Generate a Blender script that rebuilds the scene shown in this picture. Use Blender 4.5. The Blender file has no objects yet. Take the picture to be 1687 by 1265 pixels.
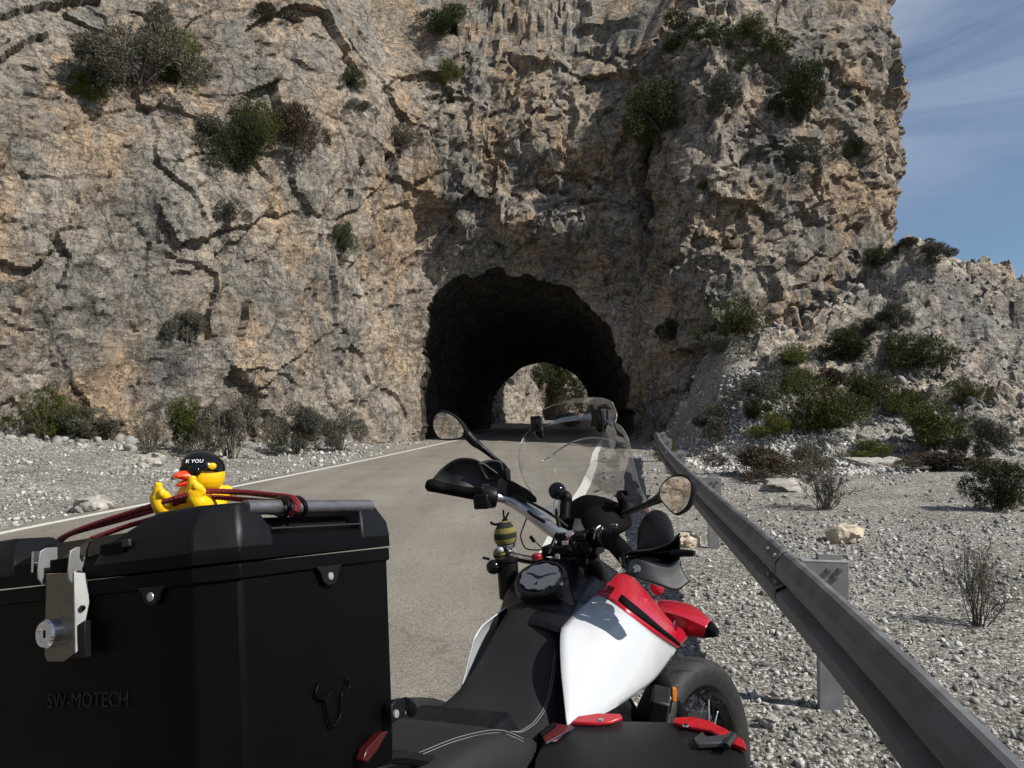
import bpy, bmesh, math, random
import numpy as np
from mathutils import Vector, Matrix
from mathutils.bvhtree import BVHTree

# ------------------------------------------------------------------ camera, sky, sun, exposure
scene = bpy.context.scene
COL = scene.collection
EYE = 1.5
PITCH = math.radians(1.55)
FPX, CXP, CYP = 1200.0, 843.5, 632.5           # focal length and centre measured on the photograph
cam = bpy.data.cameras.new("camera")
cam.sensor_width = 36.0
cam.lens = 36.0 * FPX / 1687.0
cam.clip_start = 0.02
cam.clip_end = 6000
camo = bpy.data.objects.new("camera", cam)
COL.objects.link(camo)
camo.location = (0, 0, EYE)
camo.rotation_euler = (math.radians(90) + PITCH, 0, 0)
scene.camera = camo

SUN_EL = math.radians(43.5)
SUN_AZ = math.atan2(0.93, -0.37)               # clockwise from +Y
world = bpy.data.worlds.new("World")
scene.world = world
world.use_nodes = True
wn = world.node_tree.nodes
wl = world.node_tree.links
wn.clear()
w_out = wn.new("ShaderNodeOutputWorld")
w_bg = wn.new("ShaderNodeBackground")
w_bg.inputs["Strength"].default_value = 0.072
sky = wn.new("ShaderNodeTexSky")
sky.sky_type = 'NISHITA'
sky.sun_disc = False
sky.sun_elevation = SUN_EL
sky.sun_rotation = SUN_AZ
sky.air_density = 1.0
sky.dust_density = 0.2
sky.ozone_density = 3.0
sky.altitude = 900
w_tc = wn.new("ShaderNodeTexCoord")
w_map = wn.new("ShaderNodeMapping")
w_map.inputs["Scale"].default_value = (1.3, 1.3, 6.0)
w_map.inputs["Rotation"].default_value = (0.05, 0.10, 0)
w_nz = wn.new("ShaderNodeTexNoise")
w_nz.inputs["Scale"].default_value = 2.2
w_nz.inputs["Detail"].default_value = 7
w_nz.inputs["Roughness"].default_value = 0.55
w_nz.inputs["Distortion"].default_value = 0.9
w_rm = wn.new("ShaderNodeValToRGB")
w_rm.color_ramp.elements[0].position = 0.26
w_rm.color_ramp.elements[0].color = (0, 0, 0, 1)
w_rm.color_ramp.elements[1].position = 0.86
w_rm.color_ramp.elements[1].color = (0.60, 0.60, 0.60, 1)
w_mx = wn.new("ShaderNodeMixRGB")
w_mx.inputs["Color2"].default_value = (6.6, 7.2, 8.4, 1)
wl.new(w_tc.outputs["Generated"], w_map.inputs["Vector"])
wl.new(w_map.outputs["Vector"], w_nz.inputs["Vector"])
wl.new(w_nz.outputs["Fac"], w_rm.inputs["Fac"])
w_sp = wn.new("ShaderNodeSeparateXYZ")
w_el = wn.new("ShaderNodeMapRange")
w_el.interpolation_type = 'SMOOTHSTEP'
w_el.inputs["From Min"].default_value = 0.16
w_el.inputs["From Max"].default_value = 0.36
w_el.inputs["To Min"].default_value = 0.0
w_el.inputs["To Max"].default_value = 1.25
w_ml = wn.new("ShaderNodeMath"); w_ml.operation = 'MULTIPLY'; w_ml.use_clamp = True
wl.new(w_tc.outputs["Generated"], w_sp.inputs["Vector"])
wl.new(w_sp.outputs["Z"], w_el.inputs["Value"])
wl.new(w_rm.outputs["Color"], w_ml.inputs[0]); wl.new(w_el.outputs["Result"], w_ml.inputs[1])
wl.new(w_ml.outputs[0], w_mx.inputs["Fac"])
wl.new(sky.outputs["Color"], w_mx.inputs["Color1"])
wl.new(w_mx.outputs["Color"], w_bg.inputs["Color"])
wl.new(w_bg.outputs["Background"], w_out.inputs["Surface"])

sun = bpy.data.lights.new("sun", 'SUN')
sun.energy = 5.0
sun.angle = math.radians(0.5)
sun.color = (1.0, 0.955, 0.88)
suno = bpy.data.objects.new("sun", sun)
COL.objects.link(suno)
sdir = Vector((math.sin(SUN_AZ) * math.cos(SUN_EL), math.cos(SUN_AZ) * math.cos(SUN_EL), math.sin(SUN_EL)))
suno.rotation_euler = sdir.to_track_quat('Z', 'Y').to_euler()
suno.location = (20, -10, 30)

scene.view_settings.view_transform = 'Standard'
scene.view_settings.look = 'None'
scene.view_settings.gamma = 1.0
scene.view_settings.exposure = 0.28
scene.render.resolution_x, scene.render.resolution_y = 1024, 768
scene.cycles.max_bounces = 8
scene.cycles.transparent_max_bounces = 16

rng = np.random.default_rng(7)
random.seed(7)

# ------------------------------------------------------------------ numpy noise
def _hash(ix, iy, iz, seed):
    h = (ix.astype(np.uint32) * np.uint32(374761393) + iy.astype(np.uint32) * np.uint32(668265263)
         + iz.astype(np.uint32) * np.uint32(2147483647) + np.uint32(seed * 974711 + 13))
    h = (h ^ (h >> np.uint32(13))) * np.uint32(1274126177)
    h = (h ^ (h >> np.uint32(16))) * np.uint32(2246822519)
    h = h ^ (h >> np.uint32(15))
    return h.astype(np.float64) / 4294967296.0

def vnoise(p, seed=0):
    i = np.floor(p).astype(np.int64)
    f = p - i
    f = f * f * f * (f * (f * 6 - 15) + 10)
    r = 0
    for a in (0, 1):
        for b in (0, 1):
            for c in (0, 1):
                w = (f[:, 0] if a else 1 - f[:, 0]) * (f[:, 1] if b else 1 - f[:, 1]) * (f[:, 2] if c else 1 - f[:, 2])
                r = r + w * _hash(i[:, 0] + a, i[:, 1] + b, i[:, 2] + c, seed)
    return r * 2 - 1

def fbm(p, oct=4, seed=0, gain=0.5):
    r = 0; a = 1.0; q = p.copy(); t = 0
    for k in range(oct):
        r = r + a * vnoise(q, seed + k * 17)
        t += a
        a *= gain
        q = q * 2.03 + 11.3
    return r / t

def facets(p, seed=0, tilt=0.9):
    """broken-rock relief: each Worley cell is a tilted plane with a random step"""
    i = np.floor(p).astype(np.int64)
    best = np.full(len(p), 1e9); val = np.zeros(len(p)); second = np.full(len(p), 1e9)
    for a in (-1, 0, 1):
        for b in (-1, 0, 1):
            for c in (-1, 0, 1):
                ix, iy, iz = i[:, 0] + a, i[:, 1] + b, i[:, 2] + c
                sx = ix + _hash(ix, iy, iz, seed); sy = iy + _hash(ix, iy, iz, seed + 1); sz = iz + _hash(ix, iy, iz, seed + 2)
                dx, dy, dz = p[:, 0] - sx, p[:, 1] - sy, p[:, 2] - sz
                d = dx * dx + dy * dy + dz * dz
                v = (_hash(ix, iy, iz, seed + 3) - 0.5) + tilt * ((_hash(ix, iy, iz, seed + 4) - 0.5) * dx
                     + (_hash(ix, iy, iz, seed + 5) - 0.5) * dy + (_hash(ix, iy, iz, seed + 6) - 0.5) * dz) * 2
                m = d < best
                second = np.where(m, best, np.minimum(second, d))
                val = np.where(m, v, val)
                best = np.where(m, d, best)
    edge = np.clip((np.sqrt(second) - np.sqrt(best)) / 0.10, 0, 1)
    return val, edge

def sstep(a, b, x):
    t = np.clip((x - a) / (b - a), 0, 1)
    return t * t * (3 - 2 * t)

# ------------------------------------------------------------------ mesh helpers
def tag(o, label=None, cat=None, group=None, kind=None):
    if label: o["label"] = label
    if cat: o["category"] = cat
    if group: o["group"] = group
    if kind: o["kind"] = kind
    return o

def link(o, parent=None):
    COL.objects.link(o)
    if parent is not None:
        o.parent = parent
    return o

def sharpen(me, angle=35):
    n = len(me.polygons)
    me.polygons.foreach_set("use_smooth", np.ones(n, dtype=bool))
    me.set_sharp_from_angle(angle=math.radians(angle))

def np_mesh(name, V, F, mat, parent=None, smooth=False, angle=None):
    """fast mesh from numpy arrays; F is (n,3) or (n,4)"""
    V = np.asarray(V, dtype=np.float32); F = np.asarray(F, dtype=np.int32)
    me = bpy.data.meshes.new(name)
    k = F.shape[1]
    me.vertices.add(len(V)); me.vertices.foreach_set("co", V.ravel())
    me.loops.add(F.size); me.loops.foreach_set("vertex_index", F.ravel())
    me.polygons.add(len(F)); me.polygons.foreach_set("loop_start", np.arange(0, F.size, k, dtype=np.int32))
    me.update(calc_edges=True)
    me.validate()
    if smooth or angle:
        me.polygons.foreach_set("use_smooth", np.ones(len(me.polygons), dtype=bool))
        if angle: me.set_sharp_from_angle(angle=math.radians(angle))
    me.materials.append(mat)
    return link(bpy.data.objects.new(name, me), parent)

class MB:
    """collects shapes into ONE mesh"""
    def __init__(s): s.v = []; s.f = []
    def add(s, V, F):
        o = len(s.v)
        s.v += [tuple(map(float, p)) for p in V]
        s.f += [tuple(int(i) + o for i in f) for f in F]
        return s
    def box(s, c, size, R=None, taper=None):
        hx, hy, hz = size[0] / 2, size[1] / 2, size[2] / 2
        V = []
        for x in (-1, 1):
            for y in (-1, 1):
                for z in (-1, 1):
                    t = taper if (taper and z > 0) else 1
                    V.append(np.array([x * hx * t, y * hy * t, z * hz]))
        if R is not None: V = [R @ p for p in V]
        V = [p + np.array(c) for p in V]
        return s.add(V, [(0, 1, 3, 2), (4, 6, 7, 5), (0, 4, 5, 1), (2, 3, 7, 6), (0, 2, 6, 4), (1, 5, 7, 3)])
    def loft(s, rings, caps=True, closed=True):
        n = len(rings[0]); V = [p for r in rings for p in r]; F = []
        for i in range(len(rings) - 1):
            for j in range(n if closed else n - 1):
                k = (j + 1) % n
                F.append((i * n + j, i * n + k, (i + 1) * n + k, (i + 1) * n + j))
        if caps:
            F.append(tuple(range(n))[::-1]); F.append(tuple((len(rings) - 1) * n + j for j in range(n)))
        return s.add(V, F)
    def tube(s, pts, r, n=10, sub=0, closed=False):
        P = np.array(pts, float)
        if sub: P = crv(P, sub)
        m = len(P)
        R = np.full(m, r) if np.isscalar(r) else np.interp(np.linspace(0, 1, m), np.linspace(0, 1, len(r)), r)
        T = np.gradient(P, axis=0); T /= np.linalg.norm(T, axis=1)[:, None] + 1e-12
        u = np.array([0, 0, 1.0]) if abs(T[0][2]) < 0.9 else np.array([1.0, 0, 0])
        rings = []
        for i in range(m):
            u = u - T[i] * (u @ T[i]); u /= np.linalg.norm(u) + 1e-12
            w = np.cross(T[i], u)
            a = np.arange(n) / n * 2 * np.pi
            rings.append(P[i] + R[i] * (np.cos(a)[:, None] * u + np.sin(a)[:, None] * w))
        return s.loft(rings)
    def lathe(s, prof, c, axis, n=24):
        """prof: list of (radius, distance along axis)"""
        a = np.array(axis, float); a /= np.linalg.norm(a)
        u = np.cross(a, [0, 0, 1.0]) if abs(a[2]) < 0.9 else np.cross(a, [1.0, 0, 0])
        u /= np.linalg.norm(u); w = np.cross(a, u)
        t = np.arange(n) / n * 2 * np.pi
        rings = [np.array(c) + a * h + r * (np.cos(t)[:, None] * u + np.sin(t)[:, None] * w) for r, h in prof]
        return s.loft(rings)
    def ball(s, c, r, n=16, R=None):
        r = np.array(r if hasattr(r, '__len__') else (r, r, r), float)
        rings = []
        for i in range(n // 2 + 1):
            ph = -math.pi / 2 + math.pi * i / (n // 2)
            ph = max(min(ph, math.pi / 2 - 0.02), -math.pi / 2 + 0.02)
            ring = []
            for j in range(n):
                th = 2 * math.pi * j / n
                p = np.array([math.cos(ph) * math.cos(th), math.cos(ph) * math.sin(th), math.sin(ph)]) * r
                if R is not None: p = R @ p
                ring.append(p + np.array(c))
            rings.append(ring)
        return s.loft(rings)
    def prism(s, base, top):
        n = len(base)
        F = [tuple(range(n))[::-1], tuple(range(n, 2 * n))]
        for j in range(n):
            k = (j + 1) % n
            F.append((j, k, n + k, n + j))
        return s.add(list(base) + list(top), F)
    def grid(s, G):
        G = np.asarray(G); a, b = G.shape[:2]
        F = [(i * b + j, i * b + j + 1, (i + 1) * b + j + 1, (i + 1) * b + j) for i in range(a - 1) for j in range(b - 1)]
        return s.add(G.reshape(-1, 3), F)
    def build(s, name, mat, parent=None, smooth=True, angle=40, bevel=0, solid=0, sub=0, seg=2):
        me = bpy.data.meshes.new(name)
        me.from_pydata(s.v, [], s.f)
        bm = bmesh.new(); bm.from_mesh(me)
        bmesh.ops.recalc_face_normals(bm, faces=bm.faces)
        bm.to_mesh(me); bm.free()
        me.update()
        if smooth: sharpen(me, angle)
        me.materials.append(mat)
        o = link(bpy.data.objects.new(name, me), parent)
        if solid:
            m = o.modifiers.new("solid", 'SOLIDIFY'); m.thickness = abs(solid); m.offset = 0
        if bevel:
            m = o.modifiers.new("bevel", 'BEVEL'); m.width = bevel; m.segments = seg; m.limit_method = 'ANGLE'; m.angle_limit = math.radians(32)
        if sub:
            m = o.modifiers.new("sub", 'SUBSURF'); m.levels = sub; m.render_levels = sub
        return o

def crv(P, n):
    """Catmull-Rom through the points, n samples per span"""
    P = np.array(P, float)
    Q = np.vstack([2 * P[0] - P[1], P, 2 * P[-1] - P[-2]])
    out = []
    for i in range(1, len(Q) - 2):
        for t in np.arange(n) / n:
            a, b, c, d = Q[i - 1], Q[i], Q[i + 1], Q[i + 2]
            out.append(0.5 * (2 * b + (c - a) * t + (2 * a - 5 * b + 4 * c - d) * t * t + (3 * b - a - 3 * c + d) * t ** 3))
    out.append(P[-1])
    return np.array(out)

def resamp(P, n):
    P = np.array(P, float)
    if len(P) > 2: P = crv(P, 12)
    L = np.r_[0, np.cumsum(np.linalg.norm(np.diff(P, axis=0), axis=1))]
    t = np.linspace(0, L[-1], n)
    return np.stack([np.interp(t, L, P[:, k]) for k in range(3)], 1)

def coons(top, bottom, left, right, n=16, m=16, bulge=(0, 0, 0)):
    T, B = resamp(top, n), resamp(bottom, n)
    Lf, R = resamp(left, m), resamp(right, m)
    G = np.zeros((m, n, 3))
    for i in range(m):
        v = i / (m - 1)
        for j in range(n):
            u = j / (n - 1)
            G[i, j] = ((1 - v) * T[j] + v * B[j] + (1 - u) * Lf[i] + u * R[i]
                       - ((1 - u) * (1 - v) * T[0] + u * (1 - v) * T[-1] + (1 - u) * v * B[0] + u * v * B[-1]))
            G[i, j] += np.array(bulge) * (16 * u * (1 - u) * v * (1 - v)) ** 0.7
    return G

# ------------------------------------------------------------------ materials
def new_mat(name):
    m = bpy.data.materials.new(name); m.use_nodes = True
    nt = m.node_tree
    return m, nt, nt.nodes["Principled BSDF"]

def plain(name, col, rough=0.5, metal=0.0, var=0.0, scale=40, bump=0.0, bscale=200, coat=0.0, bdist=0.002, rvar=0.0, spec=None):
    m, nt, b = new_mat(name)
    b.inputs["Base Color"].default_value = (*col, 1)
    b.inputs["Roughness"].default_value = rough
    b.inputs["Metallic"].default_value = metal
    if spec is not None: b.inputs["Specular IOR Level"].default_value = spec
    if coat:
        b.inputs["Coat Weight"].default_value = coat; b.inputs["Coat Roughness"].default_value = 0.04
    tc = nt.nodes.new("ShaderNodeTexCoord")
    if var or rvar:
        n = nt.nodes.new("ShaderNodeTexNoise"); n.inputs["Scale"].default_value = scale; n.inputs["Detail"].default_value = 6
        nt.links.new(tc.outputs["Object"], n.inputs["Vector"])
        if var:
            r = nt.nodes.new("ShaderNodeValToRGB")
            r.color_ramp.elements[0].position = 0.3; r.color_ramp.elements[1].position = 0.7
            r.color_ramp.elements[0].color = (*[c * (1 - var) for c in col], 1)
            r.color_ramp.elements[1].color = (*[min(1, c * (1 + var)) for c in col], 1)
            nt.links.new(n.outputs["Fac"], r.inputs["Fac"]); nt.links.new(r.outputs["Color"], b.inputs["Base Color"])
        if rvar:
            mr = nt.nodes.new("ShaderNodeMapRange")
            mr.inputs["From Min"].default_value = 0.3; mr.inputs["From Max"].default_value = 0.7
            mr.inputs["To Min"].default_value = max(0, rough - rvar); mr.inputs["To Max"].default_value = min(1, rough + rvar)
            nt.links.new(n.outputs["Fac"], mr.inputs["Value"]); nt.links.new(mr.outputs["Result"], b.inputs["Roughness"])
    if bump:
        n2 = nt.nodes.new("ShaderNodeTexNoise"); n2.inputs["Scale"].default_value = bscale; n2.inputs["Detail"].default_value = 4
        bp = nt.nodes.new("ShaderNodeBump"); bp.inputs["Strength"].default_value = bump; bp.inputs["Distance"].default_value = bdist
        nt.links.new(tc.outputs["Object"], n2.inputs["Vector"]); nt.links.new(n2.outputs["Fac"], bp.inputs["Height"])
        nt.links.new(bp.outputs["Normal"], b.inputs["Normal"])
    return m

def ramp(nt, stops):
    r = nt.nodes.new("ShaderNodeValToRGB")
    e = r.color_ramp.elements
    while len(e) < len(stops): e.new(0.5)
    for k, (p, c) in enumerate(stops):
        e[k].position = p; e[k].color = (*c, 1)
    return r

def mixc(nt, fac, a, b, mode='MIX'):
    m = nt.nodes.new("ShaderNodeMixRGB"); m.blend_type = mode
    for s, x in (("Fac", fac), ("Color1", a), ("Color2", b)):
        if hasattr(x, "links"): nt.links.new(x, m.inputs[s])
        elif isinstance(x, tuple): m.inputs[s].default_value = (*x, 1)
        else: m.inputs[s].default_value = x
    return m.outputs["Color"]

def noise(nt, vec, scale, detail=6, rough=0.55, dist=0.0):
    n = nt.nodes.new("ShaderNodeTexNoise")
    n.inputs["Scale"].default_value = scale; n.inputs["Detail"].default_value = detail
    n.inputs["Roughness"].default_value = rough; n.inputs["Distortion"].default_value = dist
    nt.links.new(vec, n.inputs["Vector"])
    return n

def mapping(nt, vec, scale=(1, 1, 1), rot=(0, 0, 0), loc=(0, 0, 0)):
    m = nt.nodes.new("ShaderNodeMapping")
    m.inputs["Scale"].default_value = scale; m.inputs["Rotation"].default_value = rot; m.inputs["Location"].default_value = loc
    nt.links.new(vec, m.inputs["Vector"])
    return m.outputs["Vector"]

def rock_material(name, dark=1.0, orange=1.0):
    m, nt, b = new_mat(name)
    tc = nt.nodes.new("ShaderNodeTexCoord"); P = tc.outputs["Object"]
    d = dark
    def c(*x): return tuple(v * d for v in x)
    big = noise(nt, P, 0.28, 5, 0.6, 0.6)
    base = ramp(nt, [(0.30, c(.145, .140, .132)), (0.43, c(.232, .214, .188)), (0.55, c(.315, .272, .222)), (0.70, c(.395, .352, .302))])
    nt.links.new(big.outputs["Fac"], base.inputs["Fac"])
    # rusty patches, real mineral staining
    og = noise(nt, mapping(nt, P, (1, 1, .6), loc=(3, 1, 7)), 0.42, 6, 0.62, 0.5)
    of = ramp(nt, [(0.475, (0, 0, 0)), (0.62, (.62 * orange,) * 3)]); nt.links.new(og.outputs["Fac"], of.inputs["Fac"])
    col = mixc(nt, of.outputs["Color"], base.outputs["Color"], c(.405, .280, .165))
    # grey calcite streaks running down
    st = noise(nt, mapping(nt, P, (1.6, 1.6, .22), rot=(0, .25, 0)), 1.4, 6, 0.6, 0.8)
    sf = ramp(nt, [(0.50, (0, 0, 0)), (0.66, (.75, .75, .75))]); nt.links.new(st.outputs["Fac"], sf.inputs["Fac"])
    col = mixc(nt, sf.outputs["Color"], col, c(.185, .183, .172))
    # mid and fine mottling
    md = noise(nt, P, 3.2, 8, 0.68, 0.3)
    mr = ramp(nt, [(0.30, (.56, .55, .54)), (0.5, (1, 1, 1)), (0.72, (1.42, 1.40, 1.36))]); nt.links.new(md.outputs["Fac"], mr.inputs["Fac"])
    col = mixc(nt, 1.0, col, mr.outputs["Color"], 'MULTIPLY')
    fn = noise(nt, P, 16, 6, 0.7)
    fr = ramp(nt, [(0.30, (.62, .61, .60)), (0.5, (1, 1, 1)), (0.70, (1.38, 1.38, 1.36))]); nt.links.new(fn.outputs["Fac"], fr.inputs["Fac"])
    col = mixc(nt, 0.85, col, fr.outputs["Color"], 'MULTIPLY')
    lam = noise(nt, mapping(nt, P, (1.0, 1.0, 8.0), rot=(.25, -.55, 0)), 1.5, 6, 0.68, 0.6)
    lr_ = ramp(nt, [(0.34, (.66, .65, .64)), (0.5, (1, 1, 1)), (0.66, (1.25, 1.24, 1.22))]); nt.links.new(lam.outputs["Fac"], lr_.inputs["Fac"])
    col = mixc(nt, 0.7, col, lr_.outputs["Color"], 'MULTIPLY')
    # dark cracks
    wv = nt.nodes.new("ShaderNodeVectorMath"); wv.operation = 'MULTIPLY_ADD'
    wn_ = noise(nt, P, 1.3, 4); nt.links.new(wn_.outputs["Color"], wv.inputs[0])
    wv.inputs[1].default_value = (.9, .9, .9); nt.links.new(P, wv.inputs[2])
    def crack(scale, w, sc, rot):
        v = nt.nodes.new("ShaderNodeTexVoronoi"); v.feature = 'DISTANCE_TO_EDGE'; v.inputs["Scale"].default_value = scale
        nt.links.new(mapping(nt, wv.outputs["Vector"], sc, rot), v.inputs["Vector"])
        r = ramp(nt, [(0.0, (0, 0, 0)), (w, (1, 1, 1))]); nt.links.new(v.outputs["Distance"], r.inputs["Fac"])
        return r.outputs["Color"]
    def fissure(scale, sc, rot, w):
        n = noise(nt, mapping(nt, wv.outputs["Vector"], sc, rot), scale, 5, 0.6, 0.2)
        r = ramp(nt, [(0.5 - w, (1, 1, 1)), (0.5, (0, 0, 0)), (0.5 + w, (1, 1, 1))]); nt.links.new(n.outputs["Fac"], r.inputs["Fac"])
        return r.outputs["Color"]
    c1 = crack(0.42, 0.022, (1, 1, .55), (.2, .5, 0)); c2 = fissure(0.8, (1, 1, 3.2), (.2, -.6, 0), .014); c3 = fissure(1.5, (2.4, 2.4, .6), (.1, .35, 0), .018)
    col = mixc(nt, 0.42, col, mixc(nt, 1.0, col, c1, 'MULTIPLY'))
    col = mixc(nt, 0.45, col, mixc(nt, 1.0, col, c2, 'MULTIPLY'))
    col = mixc(nt, 0.40, col, mixc(nt, 1.0, col, c3, 'MULTIPLY'))
    nt.links.new(col, b.inputs["Base Color"])
    b.inputs["Roughness"].default_value = 0.95
    b.inputs["Specular IOR Level"].default_value = 0.15
    h0 = noise(nt, P, 2.2, 10, 0.66, 0.3)
    sa = noise(nt, mapping(nt, P, (1.2, 1.2, 7.5), rot=(.25, -.55, 0)), 1.6, 7, 0.7, 0.5)
    sb = noise(nt, mapping(nt, P, (6.5, 6.5, .9), rot=(.1, .30, 0)), 1.1, 7, 0.7, 0.5)
    h1 = mixc(nt, 0.30, h0.outputs["Fac"], sa.outputs["Fac"]); h1 = mixc(nt, 0.38, h1, sb.outputs["Fac"])
    h1 = mixc(nt, 0.26, h1, c1); h1 = mixc(nt, 0.20, h1, c2); h1 = mixc(nt, 0.12, h1, c3)
    h2 = noise(nt, mapping(nt, P, (1, 1, .5)), 11, 7, 0.72)
    bp = nt.nodes.new("ShaderNodeBump"); bp.inputs["Strength"].default_value = 1.0; bp.inputs["Distance"].default_value = 0.20
    nt.links.new(h1, bp.inputs["Height"])
    bp2 = nt.nodes.new("ShaderNodeBump"); bp2.inputs["Strength"].default_value = 0.9; bp2.inputs["Distance"].default_value = 0.09
    nt.links.new(h2.outputs["Fac"], bp2.inputs["Height"]); nt.links.new(bp.outputs["Normal"], bp2.inputs["Normal"])
    nt.links.new(bp2.outputs["Normal"], b.inputs["Normal"])
    return m

def gravel_material(name):
    m, nt, b = new_mat(name)
    tc = nt.nodes.new("ShaderNodeTexCoord"); P = tc.outputs["Object"]
    v = nt.nodes.new("ShaderNodeTexVoronoi"); v.inputs["Scale"].default_value = 36; v.inputs["Randomness"].default_value = 1
    nt.links.new(P, v.inputs["Vector"])
    hs = nt.nodes.new("ShaderNodeSeparateColor"); nt.links.new(v.outputs["Color"], hs.inputs["Color"])
    cr = ramp(nt, [(0.0, (.12, .113, .104)), (0.35, (.25, .24, .222)), (0.75, (.40, .385, .36)), (1.0, (.62, .605, .575))])
    nt.links.new(hs.outputs["Red"], cr.inputs["Fac"])
    e = nt.nodes.new("ShaderNodeTexVoronoi"); e.feature = 'DISTANCE_TO_EDGE'; e.inputs["Scale"].default_value = 36
    nt.links.new(P, e.inputs["Vector"])
    er = ramp(nt, [(0.0, (.30, .28, .25)), (0.14, (1, 1, 1))]); nt.links.new(e.outputs["Distance"], er.inputs["Fac"])
    col = mixc(nt, 0.8, cr.outputs["Color"], er.outputs["Color"], 'MULTIPLY')
    big = noise(nt, P, 0.55, 6, 0.6)
    br = ramp(nt, [(0.35, (.80, .77, .73)), (0.6, (1.12, 1.11, 1.09))]); nt.links.new(big.outputs["Fac"], br.inputs["Fac"])
    col = mixc(nt, 0.9, col, br.outputs["Color"], 'MULTIPLY')
    fine = noise(nt, P, 60, 5, 0.7)
    fr = ramp(nt, [(0.3, (.6, .6, .6)), (0.7, (1.35, 1.35, 1.33))]); nt.links.new(fine.outputs["Fac"], fr.inputs["Fac"])
    col = mixc(nt, 0.8, col, fr.outputs["Color"], 'MULTIPLY')
    nt.links.new(col, b.inputs["Base Color"]); b.inputs["Roughness"].default_value = 0.95
    b.inputs["Specular IOR Level"].default_value = 0.15
    bp = nt.nodes.new("ShaderNodeBump"); bp.inputs["Strength"].default_value = 1.0; bp.inputs["Distance"].default_value = 0.05
    hm = mixc(nt, 0.4, v.outputs["Distance"], hs.outputs["Green"])
    hm2 = mixc(nt, 0.35, hm, fine.outputs["Fac"])
    inv = nt.nodes.new("ShaderNodeInvert"); nt.links.new(hm2, inv.inputs["Color"])
    nt.links.new(inv.outputs["Color"], bp.inputs["Height"]); nt.links.new(bp.outputs["Normal"], b.inputs["Normal"])
    return m

def stone_material(name):
    m, nt, b = new_mat(name)
    at = nt.nodes.new("ShaderNodeAttribute"); at.attribute_name = "tint"
    tc = nt.nodes.new("ShaderNodeTexCoord")
    n = noise(nt, tc.outputs["Object"], 45, 5, 0.65)
    r = ramp(nt, [(0.3, (.7, .7, .69)), (0.7, (1.25, 1.25, 1.22))]); nt.links.new(n.outputs["Fac"], r.inputs["Fac"])
    nt.links.new(mixc(nt, 1.0, at.outputs["Color"], r.outputs["Color"], 'MULTIPLY'), b.inputs["Base Color"])
    b.inputs["Roughness"].default_value = 0.92; b.inputs["Specular IOR Level"].default_value = 0.2
    bp = nt.nodes.new("ShaderNodeBump"); bp.inputs["Strength"].default_value = 0.6; bp.inputs["Distance"].default_value = 0.01
    nt.links.new(n.outputs["Fac"], bp.inputs["Height"]); nt.links.new(bp.outputs["Normal"], b.inputs["Normal"])
    return m

def asphalt_material(name):
    m, nt, b = new_mat(name)
    tc = nt.nodes.new("ShaderNodeTexCoord"); P = tc.outputs["Object"]
    g = noise(nt, P, 110, 3, 0.7)
    gr = ramp(nt, [(0.28, (.083, .077, .068)), (0.5, (.185, .172, .150)), (0.72, (.335, .316, .28))]); nt.links.new(g.outputs["Fac"], gr.inputs["Fac"])
    g2 = nt.nodes.new("ShaderNodeTexVoronoi"); g2.inputs["Scale"].default_value = 75; nt.links.new(P, g2.inputs["Vector"])
    s2 = nt.nodes.new("ShaderNodeSeparateColor"); nt.links.new(g2.outputs["Color"], s2.inputs["Color"])
    r2 = ramp(nt, [(0.0, (.72, .72, .72)), (1.0, (1.28, 1.27, 1.25))]); nt.links.new(s2.outputs["Red"], r2.inputs["Fac"])
    col = mixc(nt, 0.9, gr.outputs["Color"], r2.outputs["Color"], 'MULTIPLY')
    # worn wheel tracks run with the road (about 9 degrees right of straight ahead)
    tr = noise(nt, mapping(nt, P, (1.1, .05, 1), rot=(0, 0, math.radians(9))), 1.0, 4, 0.6)
    trr = ramp(nt, [(0.35, (.84, .83, .82)), (0.65, (1.12, 1.11, 1.09))]); nt.links.new(tr.outputs["Fac"], trr.inputs["Fac"])
    col = mixc(nt, 1.0, col, trr.outputs["Color"], 'MULTIPLY')
    pt = noise(nt, P, 0.7, 6, 0.6)
    ptr = ramp(nt, [(0.35, (.90, .89, .88)), (0.65, (1.08, 1.08, 1.07))]); nt.links.new(pt.outputs["Fac"], ptr.inputs["Fac"])
    col = mixc(nt, 1.0, col, ptr.outputs["Color"], 'MULTIPLY')
    wq = nt.nodes.new("ShaderNodeVectorMath"); wq.operation = 'MULTIPLY_ADD'
    wz = noise(nt, P, 1.1, 5, .6); nt.links.new(wz.outputs["Color"], wq.inputs[0]); wq.inputs[1].default_value = (1.6, 1.6, 0); nt.links.new(P, wq.inputs[2])
    ck = nt.nodes.new("ShaderNodeTexVoronoi"); ck.feature = 'DISTANCE_TO_EDGE'; ck.inputs["Scale"].default_value = .16
    nt.links.new(wq.outputs["Vector"], ck.inputs["Vector"])
    ckr = ramp(nt, [(0.0, (.50, .49, .48)), (0.0035, (1, 1, 1))]); nt.links.new(ck.outputs["Distance"], ckr.inputs["Fac"])
    col = mixc(nt, 0.55, col, ckr.outputs["Color"], 'MULTIPLY')
    nt.links.new(col, b.inputs["Base Color"]); b.inputs["Roughness"].default_value = 0.88
    b.inputs["Specular IOR Level"].default_value = 0.25
    bp = nt.nodes.new("ShaderNodeBump"); bp.inputs["Strength"].default_value = 0.7; bp.inputs["Distance"].default_value = 0.006
    nt.links.new(g.outputs["Fac"], bp.inputs["Height"]); nt.links.new(bp.outputs["Normal"], b.inputs["Normal"])
    return m

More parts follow.
